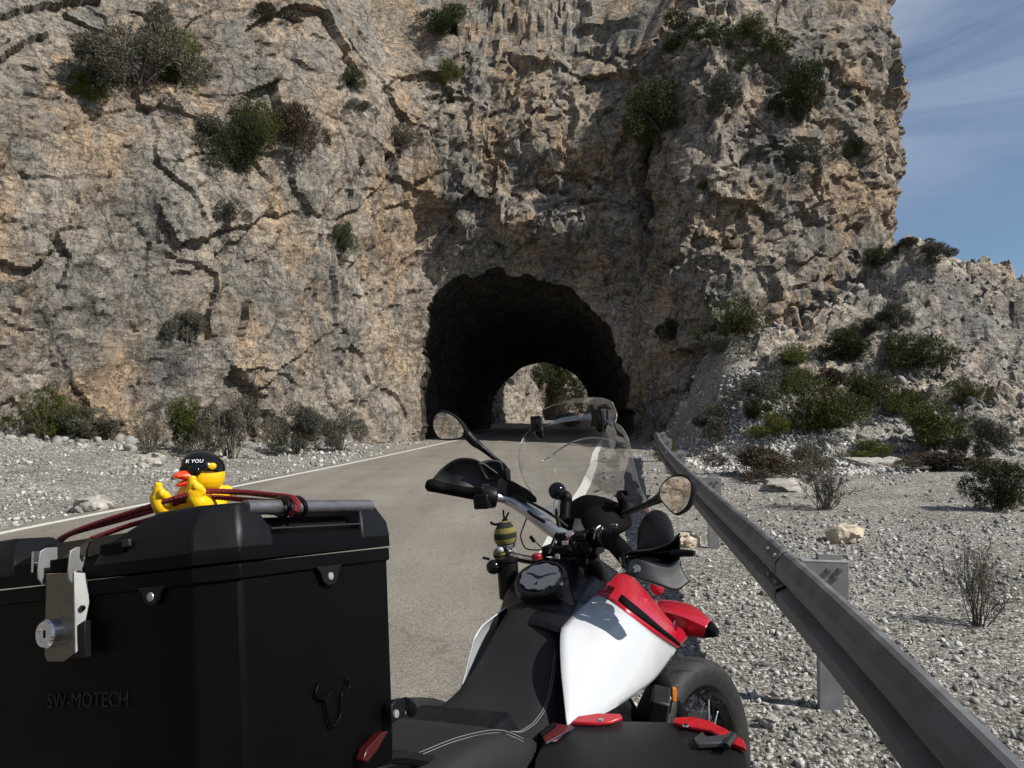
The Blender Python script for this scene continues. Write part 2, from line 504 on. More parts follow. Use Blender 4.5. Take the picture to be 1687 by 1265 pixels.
def line_material(name):
    m, nt, b = new_mat(name)
    tc = nt.nodes.new("ShaderNodeTexCoord"); P = tc.outputs["Object"]
    n = noise(nt, P, 14, 8, 0.72)
    r = ramp(nt, [(0.36, (.24, .225, .20)), (0.46, (.56, .55, .50))]); nt.links.new(n.outputs["Fac"], r.inputs["Fac"])
    nt.links.new(r.outputs["Color"], b.inputs["Base Color"]); b.inputs["Roughness"].default_value = 0.8
    return m

def leaf_material(name, a, bcol, trans=0.15):
    m, nt, b = new_mat(name)
    oi = nt.nodes.new("ShaderNodeObjectInfo")
    tc = nt.nodes.new("ShaderNodeTexCoord")
    n = noise(nt, tc.outputs["Object"], 5, 4, 0.6)
    col = mixc(nt, n.outputs["Fac"], a, bcol)
    r = ramp(nt, [(0, (.75, .75, .75)), (1, (1.25, 1.22, 1.15))]); nt.links.new(oi.outputs["Random"], r.inputs["Fac"])
    col = mixc(nt, 1.0, col, r.outputs["Color"], 'MULTIPLY')
    nt.links.new(col, b.inputs["Base Color"])
    b.inputs["Roughness"].default_value = 0.7; b.inputs["Specular IOR Level"].default_value = 0.15
    return m

M_ROCK = rock_material("limestone")
M_ROCK_FAR = rock_material("limestone far", 1.1, 0.4)
M_ROCK_TALUS = rock_material("limestone talus", 1.35, 0.25)
M_BORE_SHADE = rock_material("shade-toned tunnel rock", 0.30, 0.2)  # rock colour darkened to stand in for the shade inside the tunnel
M_GRAVEL = gravel_material("gravel ground")
M_STONE = stone_material("loose stone")
M_ASPH = asphalt_material("asphalt")
M_LINE = line_material("worn white paint")
M_BLACK = plain("black plastic", (.004, .004, .0045), 0.44, spec=.2, bump=0.25, bscale=900, bdist=0.0006, rvar=0.08)
M_GLOSS = plain("gloss black", (.004, .004, .0045), 0.12, spec=.4, rvar=0.05)
M_MATT = plain("matt black", (.003, .003, .0035), 0.7, spec=.08, bump=0.2, bscale=500, bdist=0.0008)

# ------------------------------------------------------------------ the setting: road, ground, cliff, tunnel
YT = np.array([-14, -6, 0, 3, 5, 8.8, 13.3, 17.6, 22, 27.7, 34, 45, 52, 58, 64, 70])
XL = np.array([-8.2, -7.7, -7.1, -6.75, -6.4, -5.84, -4.98, -4.18, -3.45, -2.6, -1.6, 0.2, 1.6, 3.6, 6.8, 11.5])
XR = np.array([-2.4, -1.5, -0.75, -0.30, 0.0, 0.56, 1.32, 1.95, 2.50, 3.35, 4.3, 5.6, 7.4, 9.6, 13.0, 18.0])
def xl(y): return np.interp(y, YT, XL)
def xr(y): return np.interp(y, YT, XR)

FOOT = [(-6, -75), (-30, -60), (-48, -35), (-50, -12), (-40, 2), (-30, 8.5), (-22.5, 12.2), (-16.5, 15.2), (-11.8, 18.6), (-8.0, 22.6), (-5.4, 26.8), (-4.3, 29.2),
        (-3.6, 30.0), (-2, 30.2), (1, 30.2), (4, 30.1), (4.85, 29.4), (4.95, 28.0), (4.95, 26.6), (5.35, 25.3), (6.7, 24.5), (9.3, 24.7), (12, 25.4), (14.2, 26.6), (15.3, 28.6),
        (15.6, 33), (14.6, 46)]
_fd = crv(np.array([(x, y, 0) for x, y in FOOT]), 40)[:, :2]
_fl = np.r_[0, np.cumsum(np.linalg.norm(np.diff(_fd, axis=0), axis=1))]
RF = _fd[(_fd[:, 0] > 4.95) & (_fd[:, 1] < 36)]       # right-hand foot, from the pillar on

def foot_h(X): return np.interp(X, [4.9, 5.3, 6.4, 9, 12, 15, 17], [0.8, 2.4, 3.6, 4.0, 5.4, 6.9, 6.6])

def ground_z(X, Y, detail=True):
    X = np.asarray(X, float); Y = np.asarray(Y, float)
    p = np.stack([X, Y, np.zeros_like(X)], 1)
    dl = xl(Y) - X; dr = X - xr(Y)
    d = np.full(len(X), 1e9)
    near = (X > 1) & (X < 30) & (Y > 10) & (Y < 60)
    if near.any():
        q = np.stack([X[near], Y[near]], 1)
        rf = RF[::6]
        dd = np.sqrt(((q[:, None, :] - rf[None]) ** 2).sum(2)).min(1)
        yf = np.interp(q[:, 0], RF[:, 0], np.maximum.accumulate(RF[:, 1]), left=99, right=99)
        dd = np.where((q[:, 1] > yf) & (q[:, 0] > 5.2), 0, dd)
        d[near] = dd
    tal = foot_h(X) * np.clip(1 - d / 6.6, 0, 1) ** 1.25 * sstep(4.5, 7.2, X)
    ridge = np.interp(X, [9, 12, 13.2, 14.4, 16, 17.3, 18.5], [3, 5.3, 6.6, 6.8, 6.2, 6.15, 5.5]) * np.exp(-((Y - 26.0) / 3.3) ** 2) * (1 - sstep(17.3, 18.8, X)) * sstep(9, 13, X)
    ridge += 1.2 * np.exp(-((X - 12.5) / 3) ** 2 - ((Y - 20.5) / 1.8) ** 2)
    z = np.maximum(tal, ridge)
    z = z + 0.35 * sstep(6, 16, X) * sstep(12, 20, Y)
    z = z + np.clip(dl - 0.8, 0, 7) * 0.085 * (1 - sstep(24, 29, Y))
    off = sstep(0.25, 1.2, np.maximum(dl, dr))
    if detail:
        z = z + off * (0.05 * fbm(p * 0.9, 3, 3) + 0.025 * fbm(p * 3.1, 3, 5))
        fan = sstep(4.6, 5.2, X) * (1 - sstep(7.0, 8.4, X)) * sstep(16, 18, Y) * (1 - sstep(24.6, 25.2, Y))
        rough = np.clip(z / 1.6, 0, 1) * (1 - .93 * fan)
        m = rough > 0.05
        if m.any():
            pm = np.stack([X[m], Y[m], z[m]], 1)
            v1, e1 = facets(pm / np.array([1.3, 1.3, .6]), 31); v2, e2 = facets(pm / 0.42, 41)
            z[m] += rough[m] * (0.42 * v1 + 0.17 * v2 - 0.10 * (1 - e1) + 0.35 * fbm(pm * .5, 3, 77))
    z = z - 0.03
    z = z - 14 * sstep(19, 40, X) * sstep(-60, 60, Y + 0 * X) * 0.9
    z = z - 26 * sstep(40, 400, X)
    behind = sstep(9, 60, -Y) * 11 * sstep(-60, 10, X)
    z = z + behind * (1 - sstep(40, 120, X)) * (1 - off * 0)
    return z

def axis_pts(a, b, step, lo, hi, growth=1.18):
    mid = np.arange(a, b, step)
    out = [b]; s = step
    while out[-1] < hi: s *= growth; out.append(out[-1] + s)
    inn = [a]; s = step
    while inn[-1] > lo: s *= growth; inn.append(inn[-1] - s)
    return np.r_[inn[:0:-1], mid, out]

gx = axis_pts(-13.0, 18.5, 0.10, -3000, 3000, 1.22)
gy = axis_pts(1.0, 31.0, 0.10, -3000, 3000, 1.22)
GX, GY = np.meshgrid(gx, gy)
GZ = ground_z(GX.ravel(), GY.ravel())
nx, ny = len(gx), len(gy)
idx = np.arange(nx * ny).reshape(ny, nx)
GF = np.stack([idx[:-1, :-1], idx[:-1, 1:], idx[1:, 1:], idx[1:, :-1]], -1).reshape(-1, 4)
GV = np.stack([GX.ravel(), GY.ravel(), GZ], 1)
ground = tag(np_mesh("ground", GV, GF, M_GRAVEL, smooth=True, angle=40), kind="structure")
ground.data.materials.append(M_ROCK_TALUS)
_c = GV[GF].mean(1)
_n = np.cross(GV[GF[:, 1]] - GV[GF[:, 0]], GV[GF[:, 3]] - GV[GF[:, 0]]); _n /= np.linalg.norm(_n, axis=1)[:, None] + 1e-9
_slope = 1 - np.abs(_n[:, 2])
_near = (_c[:, 0] > 4) & (_c[:, 0] < 30) & (_c[:, 1] > 12) & (_c[:, 1] < 60)
_fan = (_c[:, 0] > 4.5) & (_c[:, 0] < 7.6 + .5 * fbm(_c * .9, 3, 305)) & (_c[:, 1] > 15) & (_c[:, 1] < 25)
_mi = (_near & ~_fan & (_c[:, 2] + 2.0 * _slope + 0.9 * fbm(_c * .6, 3, 303) + 2.2 * sstep(11, 14, _c[:, 0]) * (_c[:, 2] > .5) > 2.1)).astype(np.int32)
ground.data.polygons.foreach_set("material_index", _mi)

def strip(name, ys, left, right, z, mat, across=2):
    V = []; n = across
    for y in ys:
        for k in range(n):
            t = k / (n - 1); V.append((left(y) * (1 - t) + right(y) * t, y, z))
    F = [(i * n + k, i * n + k + 1, (i + 1) * n + k + 1, (i + 1) * n + k) for i in range(len(ys) - 1) for k in range(n - 1)]
    return tag(np_mesh(name, V, F, mat), kind="structure")
ys = np.arange(-14, 70.01, 0.25)
wob = lambda y, s: 0.05 * math.sin(y * 1.7 + s) + 0.04 * math.sin(y * 4.3 + 2 * s) + 0.03 * math.sin(y * 9.1 + s)
strip("road", ys, lambda y: xl(y) - 0.28 + wob(y, 1), lambda y: xr(y) + 0.26 + wob(y, 4), 0.0, M_ASPH, 6)
strip("road_edge_line", ys, lambda y: xl(y) - 0.09, lambda y: xl(y) + 0.05, 0.004, M_LINE)
strip("road_edge_line", ys, lambda y: xr(y) - 0.08, lambda y: xr(y) + 0.10, 0.004, M_LINE)

# cliff: a sheet along the foot line, leaning back with height, broken by rock relief, with the tunnel bored through it
PORTAL = [(-3.83, -0.6), (-3.80, 0.6), (-3.7, 1.9), (-3.5, 4.1), (-3.3, 5.6), (-2.75, 6.65), (-1.3, 7.0), (0.4, 6.95), (2.2, 6.4), (3.3, 5.5), (4.15, 4.1), (4.6, 2.6), (4.75, 1.0), (4.8, -0.6)]
EXITP = [(-1.34, -0.6), (-1.3, 0.4), (-1.16, 1.7), (-0.95, 2.2), (-0.5, 2.8), (0.1, 3.3), (0.64, 3.75), (1.5, 4.0), (2.3, 4.05), (3.8, 3.4), (4.6, 2.4), (4.9, 1.2), (4.95, 0.2), (5.0, -0.6)]
def dense2(P, n=300):
    Q = crv(np.array([(a, 0, b) for a, b in P]), 20)
    L = np.r_[0, np.cumsum(np.linalg.norm(np.diff(Q, axis=0), axis=1))]; t = np.linspace(0, L[-1], n)
    return np.stack([np.interp(t, L, Q[:, 0]), np.interp(t, L, Q[:, 2])], 1)
PD, ED = dense2(PORTAL), dense2(EXITP)
_pp = np.stack([PD[:, 0], np.zeros(len(PD)), PD[:, 1]], 1)
_w = np.clip((PD[:, 1] + .2) / 1.0, 0, 1)
PD = PD + np.stack([_w * .22 * fbm(_pp * 1.3, 4, 401) + _w * .10 * facets(_pp * 1.6, 403)[0], _w * .26 * fbm(_pp * 1.3, 4, 402) + _w * .16 * facets(_pp * 1.4, 404)[0]], 1)

def in_poly(x, z, P):
    r = np.zeros(len(x), bool); j = len(P) - 1
    for i in range(len(P)):
        xi, zi = P[i]; xj, zj = P[j]
        if zi != zj:
            r ^= ((zi > z) != (zj > z)) & (x < (xj - xi) * (z - zi) / (zj - zi) + xi)
        j = i
    return r

def _dip(p, a):
    c, d = math.cos(a), math.sin(a)
    return np.stack([p[:, 0] * c + p[:, 2] * d, p[:, 1], -p[:, 0] * d + p[:, 2] * c], 1)
def cliff_relief(p, k=1.0):
    warp = np.stack([fbm(p * .8, 3, 91), fbm(p * .8, 3, 92), fbm(p * .8, 3, 93)], 1)
    q = p + warp * 0.26
    f0, e0 = facets(_dip(q, .45) / np.array([4.6, 4.6, 2.6]), 61, 1.0)
    f1, e1 = facets(_dip(q, -.35) / np.array([1.9, 1.9, 2.8]), 11, 1.1)
    f2, e2 = facets(_dip(q + 5, .55) / np.array([1.0, 1.0, .62]), 21, 1.2)
    f3, e3 = facets(_dip(q + 9, -.2) / np.array([.36, .36, .50]), 51, 1.2)
    right = sstep(-5.5, -1.5, p[:, 0]) * sstep(18, 22, p[:, 1])          # fluted, more broken rock on the tunnel side
    flute = 1 - np.abs(vnoise(np.stack([p[:, 0] * .95 + warp[:, 0], p[:, 1] * .95, p[:, 2] * .20], 1), 301)) * 2
    flute2 = 1 - np.abs(vnoise(np.stack([p[:, 0] * 2.6 + warp[:, 1], p[:, 1] * 2.6, p[:, 2] * .45], 1), 302)) * 2
    g = 0.62 + 0.45 * right
    return k * ((.34 - .08 * right) * f0 + (.19 + .10 * right) * f1 + (.07 + .08 * right) * f2 + (.055 + .035 * right) * f3 - .03 * right * (1 - e2) + right * (0.20 * flute + 0.05 * flute2)
                + 0.80 * fbm(p * .17, 3, 1) + 0.26 * fbm(p * np.array([.5, .5, .35]) + 40, 4, 8) + 0.05 * fbm(p * 2.2, 5, 7, .6))

ss = []
s = 0.0
while s < _fl[-1]:
    ss.append(s)
    x, y = np.interp(s, _fl, _fd[:, 0]), np.interp(s, _fl, _fd[:, 1])
    fine = (x > -21 and y > 12 and y < 33)
    s += 0.072 if fine else 0.5
ss = np.array(ss)
fx, fy = np.interp(ss, _fl, _fd[:, 0]), np.interp(ss, _fl, _fd[:, 1])
# smoothed outward normals
tx = np.interp(ss + 1.1, _fl, _fd[:, 0]) - np.interp(ss - 1.1, _fl, _fd[:, 0])
ty = np.interp(ss + 1.1, _fl, _fd[:, 1]) - np.interp(ss - 1.1, _fl, _fd[:, 1])
tl = np.hypot(tx, ty); nxn, nyn = ty / tl, -tx / tl
zz = np.r_[np.arange(-0.7, 17.5, 0.078), np.arange(17.5, 30, 0.4)]
ns, nz = len(ss), len(zz)
SI, ZI = np.meshgrid(np.arange(ns), np.arange(nz), indexing='ij')
SI = SI.ravel(); Z0 = zz[ZI.ravel()]
X0, Y0, NX, NY = fx[SI], fy[SI], nxn[SI], nyn[SI]
lean = 0.13 * Z0 + 0.66 * np.log1p(np.exp((Z0 - 10.5) / 1.2))
centre = sstep(-9, -5, X0) * (1 - sstep(8.5, 12, X0)) * (Y0 > 22)
lean = lean * (1 - centre) + centre * (0.06 * Z0 + 0.45 * np.log1p(np.exp((Z0 - 14) / 1.2)) * 1.2)
# the right-hand mass is one slope leaning back, its outer edge an upright buttress with a waist below a bulge
s_p = _fl[np.argmin((_fd[:, 0] - 4.9) ** 2 + (_fd[:, 1] - 29.4) ** 2)]
right = sstep(s_p - 0.4, s_p + 1.6, ss[SI])
lean = lean * (1 - right)
over = np.exp(-((X0 - 1.4) / 3.6) ** 2) * (Y0 > 28.8)            # rock bulging out over the tunnel mouth
lean = lean - over * 1.35 * np.exp(-((Z0 - 8.9) / 1.5) ** 2) + 1.3 * np.clip(Z0 - 20, 0, None) * sstep(20, 30, Z0)
bx, by = X0 - NX * lean, Y0 - NY * lean
zc = np.maximum(Z0, 0)
edge = sstep(10.5, 15.0, X0) * right
by = by + right * (0.25 * zc + 0.05 * np.clip(zc - 9, 0, None)) + right * 1.0 * (1 - edge) * np.clip(zc - 16, 0, None) * .5
bx = bx + right * (1 - edge) * 0.10 * zc + edge * (0.115 * zc + 0.55 * np.exp(-((zc - 11.5) / 3.0) ** 2) - 0.75 * np.exp(-((zc - 7.0) / 1.8) ** 2))
# the gully and ribs between left wall, tunnel face and right pillar narrow with height
inp = in_poly(X0, Z0, PD) & (Y0 > 29.2) & (np.abs(X0) < 6)
J = ZI.ravel()
insideg = inp.reshape(ns, nz)
kq = insideg[:-1, :-1] & insideg[1:, :-1] & insideg[1:, 1:] & insideg[:-1, 1:]
vid = np.arange(ns * nz).reshape(ns, nz)
CF = np.stack([vid[:-1, :-1], vid[1:, :-1], vid[1:, 1:], vid[:-1, 1:]], -1)[~kq].reshape(-1, 4)
used = np.zeros(ns * nz, bool); used[CF.ravel()] = True
rim = np.where(used & inp)[0]
# rim vertices slide onto the outline
par = {}
P3 = np.stack([bx, by, Z0], 1)
dmin = ((X0[rim][:, None] - PD[:, 0][None]) ** 2 + (Z0[rim][:, None] - PD[:, 1][None]) ** 2)
am = dmin.argmin(1)
P3[rim, 0] += PD[am, 0] - X0[rim]
P3[rim, 2] = PD[am, 1]
face_zone = (Y0 > 27) & (X0 > -6.5) & (X0 < 7)
dport = np.full(ns * nz, 9.0)
fz = np.where(face_zone)[0]
dport[fz] = np.sqrt(((X0[fz][:, None] - PD[::6, 0][None]) ** 2 + (Z0[fz][:, None] - PD[::6, 1][None]) ** 2).min(1))
amp = 0.40 + 0.60 * sstep(0.0, 1.4, dport)
disp = np.zeros(ns * nz)
for a in range(0, ns * nz, 60000):
    disp[a:a + 60000] = cliff_relief(P3[a:a + 60000])
disp *= amp
P3[:, 0] += NX * disp; P3[:, 1] += NY * disp
# tunnel lining from the rim to the far mouth
order = np.argsort(am, kind='stable')
rimo = rim[order]; prm = am[order] / (len(PD) - 1)
K = 60
tvs = []
base = P3[rimo]
ex = np.stack([np.interp(prm, np.linspace(0, 1, len(ED)), ED[:, 0]), np.full(len(rimo), 45.5), np.interp(prm, np.linspace(0, 1, len(ED)), ED[:, 1])], 1)
for k in range(1, K + 1):
    t = k / K
    ring = base * (1 - t) + ex * t
    cxm = ring[:, 0].mean()
    w = 4 * t * (1 - t)
    ring[:, 0] += (ring[:, 0] - cxm) * 0.06 * w
    n = fbm(ring * .9, 3, 201) * 0.35 + facets(ring / .9, 211)[0] * .22
    n *= min(1, w * 3) * 0.8
    ring[:, 0] += np.sign(ring[:, 0] - cxm) * np.abs(n); ring[:, 2] += np.where(ring[:, 2] > 2.5, np.abs(n), 0)
    tvs.append(ring)
TV = np.concatenate(tvs); m = len(rimo); o0 = ns * nz
TF = []
ids = [rimo] + [np.arange(o0 + k * m, o0 + (k + 1) * m) for k in range(K)]
for k in range(K):
    a, b = ids[k], ids[k + 1]
    TF.append(np.stack([a[:-1], a[1:], b[1:], b[:-1]], 1))
CV = np.concatenate([P3, TV]); CF2 = np.concatenate([CF] + TF)
remap = np.full(len(CV), -1); uu = np.unique(CF2); remap[uu] = np.arange(len(uu))
CVu = CV[uu]; CFu = remap[CF2]
cliff = tag(np_mesh("cliff", CVu, CFu, M_ROCK, smooth=True, angle=38), kind="structure")
cliff.data.materials.append(M_BORE_SHADE)                       # darker rock colour paints the deep shade of the bore
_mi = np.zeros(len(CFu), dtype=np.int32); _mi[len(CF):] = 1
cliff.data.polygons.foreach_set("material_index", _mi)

# rock wall beyond the tunnel
def sheet(name, foot, h, lean_k, step, mat, k=1.0, z0=-0.6):
    fd = crv(np.array([(x, y, 0) for x, y in foot]), 30)[:, :2]
    L = np.r_[0, np.cumsum(np.linalg.norm(np.diff(fd, axis=0), axis=1))]
    s = np.arange(0, L[-1], step); z = np.arange(z0, h, step)
    x, y = np.interp(s, L, fd[:, 0]), np.interp(s, L, fd[:, 1])
    ax_, ay_ = np.interp(s + .8, L, fd[:, 0]) - np.interp(s - .8, L, fd[:, 0]), np.interp(s + .8, L, fd[:, 1]) - np.interp(s - .8, L, fd[:, 1])
    l = np.hypot(ax_, ay_) + 1e-9; n_x, n_y = ay_ / l, -ax_ / l
    A, B = np.meshgrid(np.arange(len(s)), np.arange(len(z)), indexing='ij'); A = A.ravel(); Zv = z[B.ravel()]
    p = np.stack([x[A] - n_x[A] * lean_k * Zv, y[A] - n_y[A] * lean_k * Zv, Zv], 1)
    dsp = np.concatenate([cliff_relief(p[i:i + 60000], k) for i in range(0, len(p), 60000)])
    p[:, 0] += n_x[A] * dsp; p[:, 1] += n_y[A] * dsp
    v = np.arange(len(p)).reshape(len(s), len(z))
    F = np.stack([v[:-1, :-1], v[1:, :-1], v[1:, 1:], v[:-1, 1:]], -1).reshape(-1, 4)
    return tag(np_mesh(name, p, F, mat, smooth=True, angle=38), kind="structure"), p, F
fc, FCV, FCF = sheet("far_cliff", [(-12, 46), (-4.5, 50), (-1.6, 55), (0.6, 60), (2.2, 65), (3.4, 67.5), (5.2, 66), (8.5, 66.5), (13, 69), (22, 72), (34, 70)], 17, 0.16, 0.16, M_ROCK_FAR, 0.8)

# ------------------------------------------------------------------ rays from the photograph onto the finished terrain
def ray(u, v):
    x = (u - CXP) / FPX; z = -(v - CYP) / FPX
    return np.array([x, math.cos(PITCH) - z * math.sin(PITCH), math.sin(PITCH) + z * math.cos(PITCH)])
bvh_c = BVHTree.FromPolygons([Vector(p) for p in CVu.tolist()], CFu.tolist())
_sel = ((GX > -30) & (GX < 40) & (GY > 0) & (GY < 60)).reshape(ny, nx)
_fs = (_sel[:-1, :-1]).ravel()
bvh_g = BVHTree.FromPolygons([Vector(p) for p in GV.tolist()], GF[_fs].tolist())
bvh_f = BVHTree.FromPolygons([Vector(p) for p in FCV.tolist()], FCF.tolist())
def hit(u, v, trees=None):
    o = Vector((0, 0, EYE)); d = Vector(ray(u, v)).normalized(); best = None
    for t in (trees or (bvh_c, bvh_g, bvh_f)):
        loc, n, i, dist = t.ray_cast(o, d)
        if loc and (best is None or dist < best[1]): best = (loc, dist, n)
    return best

# ------------------------------------------------------------------ loose stones: too many to count
ico_v, ico_f = None, None
_b = bmesh.new(); bmesh.ops.create_icosphere(_b, subdivisions=1, radius=1.0)
ico_v = np.array([v.co[:] for v in _b.verts]); ico_f = np.array([[v.index for v in f.verts] for f in _b.faces]); _b.free()
_b = bmesh.new(); bmesh.ops.create_icosphere(_b, subdivisions=2, radius=1.0)
ico2_v = np.array([v.co[:] for v in _b.verts]); ico2_f = np.array([[v.index for v in f.verts] for f in _b.faces]); _b.free()

def stones(name, X, Y, S, bury=0.3, zoff=None, tone=1.0):
    n = len(X); Zg = ground_z(X, Y) if zoff is None else zoff
    cut = np.sign(ico_v) * np.abs(ico_v) ** 0.6                 # blocky, broken stones rather than pebbles
    V = np.repeat(cut[None], n, 0) * (0.85 + 0.5 * (rng.random((n, len(ico_v), 1)) - 0.5)) + rng.normal(size=(n, len(ico_v), 3)) * .13
    V *= (0.45 + 0.8 * rng.random((n, 1, 3))) * np.array([1, 1, .72])
    q = rng.normal(size=(n, 4)); q /= np.linalg.norm(q, axis=1)[:, None]
    w, x, y, z = q.T
    R = np.stack([np.stack([1 - 2 * (y * y + z * z), 2 * (x * y - w * z), 2 * (x * z + w * y)], 1),
                  np.stack([2 * (x * y + w * z), 1 - 2 * (x * x + z * z), 2 * (y * z - w * x)], 1),
                  np.stack([2 * (x * z - w * y), 2 * (y * z + w * x), 1 - 2 * (x * x + y * y)], 1)], 1)
    V = np.einsum('nij,nkj->nki', R, V) * (S[:, None, None] / 2)
    V += np.stack([X, Y, Zg + S * (0.5 - bury) * 0.55], 1)[:, None, :]
    F = ico_f[None] + (np.arange(n) * len(ico_v))[:, None, None]
    o = np_mesh(name, V.reshape(-1, 3), F.reshape(-1, 3), M_STONE)
    t = rng.random(n) ** 1.3 * tone
    g = 0.16 + 0.40 * t ** 1.4
    warm = rng.random(n)[:, None]
    c = g[:, None] * (np.array([1.0, .985, .955]) * (1 - 0.5 * warm) + np.array([1.0, .93, .83]) * 0.5 * warm)
    a = o.data.attributes.new("tint", 'FLOAT_COLOR', 'POINT')
    cc = np.ones((n, len(ico_v), 4)); cc[:, :, :3] = c[:, None, :]
    a.data.foreach_set("color", cc.astype(np.float32).ravel())
    return tag(o, kind="stuff")

def scatter(n, x0, x1, y0, y1, smin, smax, keep, power=2.2):
    """denser towards the viewer's side of the road"""
    u = rng.random(n); Y = 1 / (1 / y0 + u * (1 / y1 - 1 / y0))
    X = x0 + (x1 - x0) * rng.random(n)
    S = smin * (smax / smin) ** (rng.random(n) ** power) * (0.55 + 0.45 * np.clip(Y / 6, 0.5, 3))
    pat = fbm(np.stack([X * .55, Y * .55, 0 * X], 1), 4, 505)
    k = keep(X, Y) & (rng.random(n) < np.clip(.62 + 1.5 * pat, .12, 1))
    return X[k], Y[k], S[k]
def right_keep(X, Y): return (X > xr(Y) + 0.34 + 0.25 * rng.random(len(X)) * (rng.random(len(X)) < .8)) & (X < 0.75 * Y + 1.5)
def left_keep(X, Y):
    fl = np.interp(Y, [10, 15.2, 18.6, 22.6, 26.8, 29.2], [-20, -16, -11.6, -7.8, -5.2, -4.2])
    return (X < xl(Y) - 0.36 - 0.2 * rng.random(len(X))) & (X > np.maximum(fl - .5, -0.74 * Y - 1))
a = scatter(125000, 0.0, 16, 1.6, 24, .011, .068, right_keep, 2.7)
b = scatter(34000, -13, -2.5, 8.0, 29, .014, .085, left_keep, 3.2)
a2 = scatter(52000, 0.0, 8.5, 1.5, 9, .010, .066, right_keep, 2.1)
stones("gravel_stones", np.r_[a[0], a2[0], b[0]], np.r_[a[1], a2[1], b[1]], np.r_[a[2], a2[2], b[2]])
# coarser rubble along the foot of the rock
c = scatter(15000, 4.5, 17, 15, 25.5, .02, .15, lambda X, Y: (ground_z(X, Y, False) > 0.22) & (X > 7.4 - 2 * (Y < 19)), 3.2)
d = scatter(2600, -16, -3.2, 14, 29.6, .05, .30, lambda X, Y: left_keep(X, Y) & (X < np.interp(Y, [10, 15.2, 18.6, 22.6, 26.8, 29.2], [-17, -13, -9.5, -6.3, -4.3, -3.4])), 2.4)
fan_ = scatter(30000, 4.4, 9.0, 15.5, 25.2, .018, .10, lambda X, Y: X > xr(Y) + .6, 3.0)
stones("scree_stones", *fan_, bury=.4, tone=1.3)
stones("rubble_stones", np.r_[c[0], d[0]], np.r_[c[1], d[1]], np.r_[c[2], d[2]], bury=0.28, tone=.62)

M_BOULDER = plain("pale boulder", (.47, .40, .30), 0.9, var=.22, scale=7, bump=.9, bscale=18, bdist=.03)
M_BOULDER2 = plain("grey boulder", (.33, .31, .275), 0.9, var=.25, scale=6, bump=.9, bscale=16, bdist=.03)
def boulder(u, v, w, h, dpt, label, mat, seed, rot=0.0, sink=.2):
    L = hit(u, v, (bvh_g,)); p = L[0]
    b = bmesh.new(); bmesh.ops.create_icosphere(b, subdivisions=4, radius=1)
    V = np.array([q.co[:] for q in b.verts])
    f, e = facets(V * 1.2 + seed * 3.7, seed, 1.2)
    V *= (1 + .30 * f + .12 * fbm(V * 2.5 + seed, 4, seed) - .04 * (1 - e))[:, None]
    V = np.sign(V) * np.abs(V) ** 0.85
    c_, s_ = math.cos(rot), math.sin(rot)
    V = V * np.array([w / 2, dpt / 2, h / 2])
    V = np.stack([V[:, 0] * c_ - V[:, 1] * s_, V[:, 0] * s_ + V[:, 1] * c_, V[:, 2] + h * (.5 - sink)], 1)
    F = np.array([[q.index for q in f_.verts] for f_ in b.faces]); b.free()
    o = np_mesh("boulder", V, F, mat, smooth=True, angle=30)
    o.location = p
    tag(o, label, "rock")
    return o
boulder(1392, 892, .36, .25, .28, "pale tan boulder lying alone on the open gravel behind the guardrail", M_BOULDER, 3, .2)
boulder(1132, 898, .30, .16, .22, "cream rock at the foot of the guardrail post beside the right handguard", M_BOULDER, 9, .5)
boulder(1290, 806, .85, .34, .6, "long flat grey rock slab left of the twiggy grey shrub on the gravel", M_BOULDER2, 5, -.1, .45)
boulder(1440, 770, 1.5, .45, .8, "broad low pale rock sunk in the gravel below the small green shrub", M_BOULDER2, 12, .2, .5)
boulder(1270, 1198, .085, .07, .07, "fist sized grey stone on the gravel beside the front tyre", M_BOULDER2, 15, .2)
boulder(150, 842, .55, .26, .4, "grey stone block on the roadside gravel just above the red bungee cord", M_BOULDER2, 18, -.3)
boulder(250, 768, .5, .35, .4, "grey stone at the cliff foot left of the duck's helmet", M_BOULDER2, 22, .3)
boulder(655, 722, .55, .4, .4, "orange tinted rock at the left foot of the tunnel mouth", plain("rusty boulder", (.40, .26, .14), .9, var=.25, scale=7, bump=.9, bscale=16, bdist=.03), 27, .1)

# ------------------------------------------------------------------ guardrail
M_GALV = plain("galvanised steel", (.155, .158, .158), 0.6, 0.4, var=.30, scale=7, bump=.12, bscale=70, bdist=.002, rvar=.12)
M_GALV2 = plain("pale galvanised steel", (.25, .255, .25), 0.65, 0.3, var=.15, scale=14, rvar=.1)
RAILP = [(-.15, -4), (.42, -1.5), (.88, .4), (1.16, 1.745), (1.47, 3.7), (2.02, 7.83), (2.62, 11.95), (3.28, 16.0), (3.75, 18.6), (4.05, 20.4)]
rp = crv(np.array([(x, y, 0) for x, y in RAILP]), 14)[:, :2]
rl = np.r_[0, np.cumsum(np.linalg.norm(np.diff(rp, axis=0), axis=1))]
guard = bpy.data.objects.new("guardrail", None); COL.objects.link(guard); guard.location = (1.47, 3.7, 0)
tag(guard, "grey galvanised steel guardrail on short posts between the gravel and the road", "guardrail")
gloc = np.array([1.47, 3.7, 0])
PROF = [(.004, .678), (.002, .694), (-.008, .703), (-.030, .704), (-.046, .696), (-.084, .648), (-.086, .640), (-.086, .596), (-.083, .589), (-.024, .556), (-.016, .545), (-.024, .534),
        (-.083, .505), (-.086, .498), (-.086, .456), (-.083, .448), (-.046, .402), (-.030, .394), (-.008, .394), (.002, .404)]
rings = []
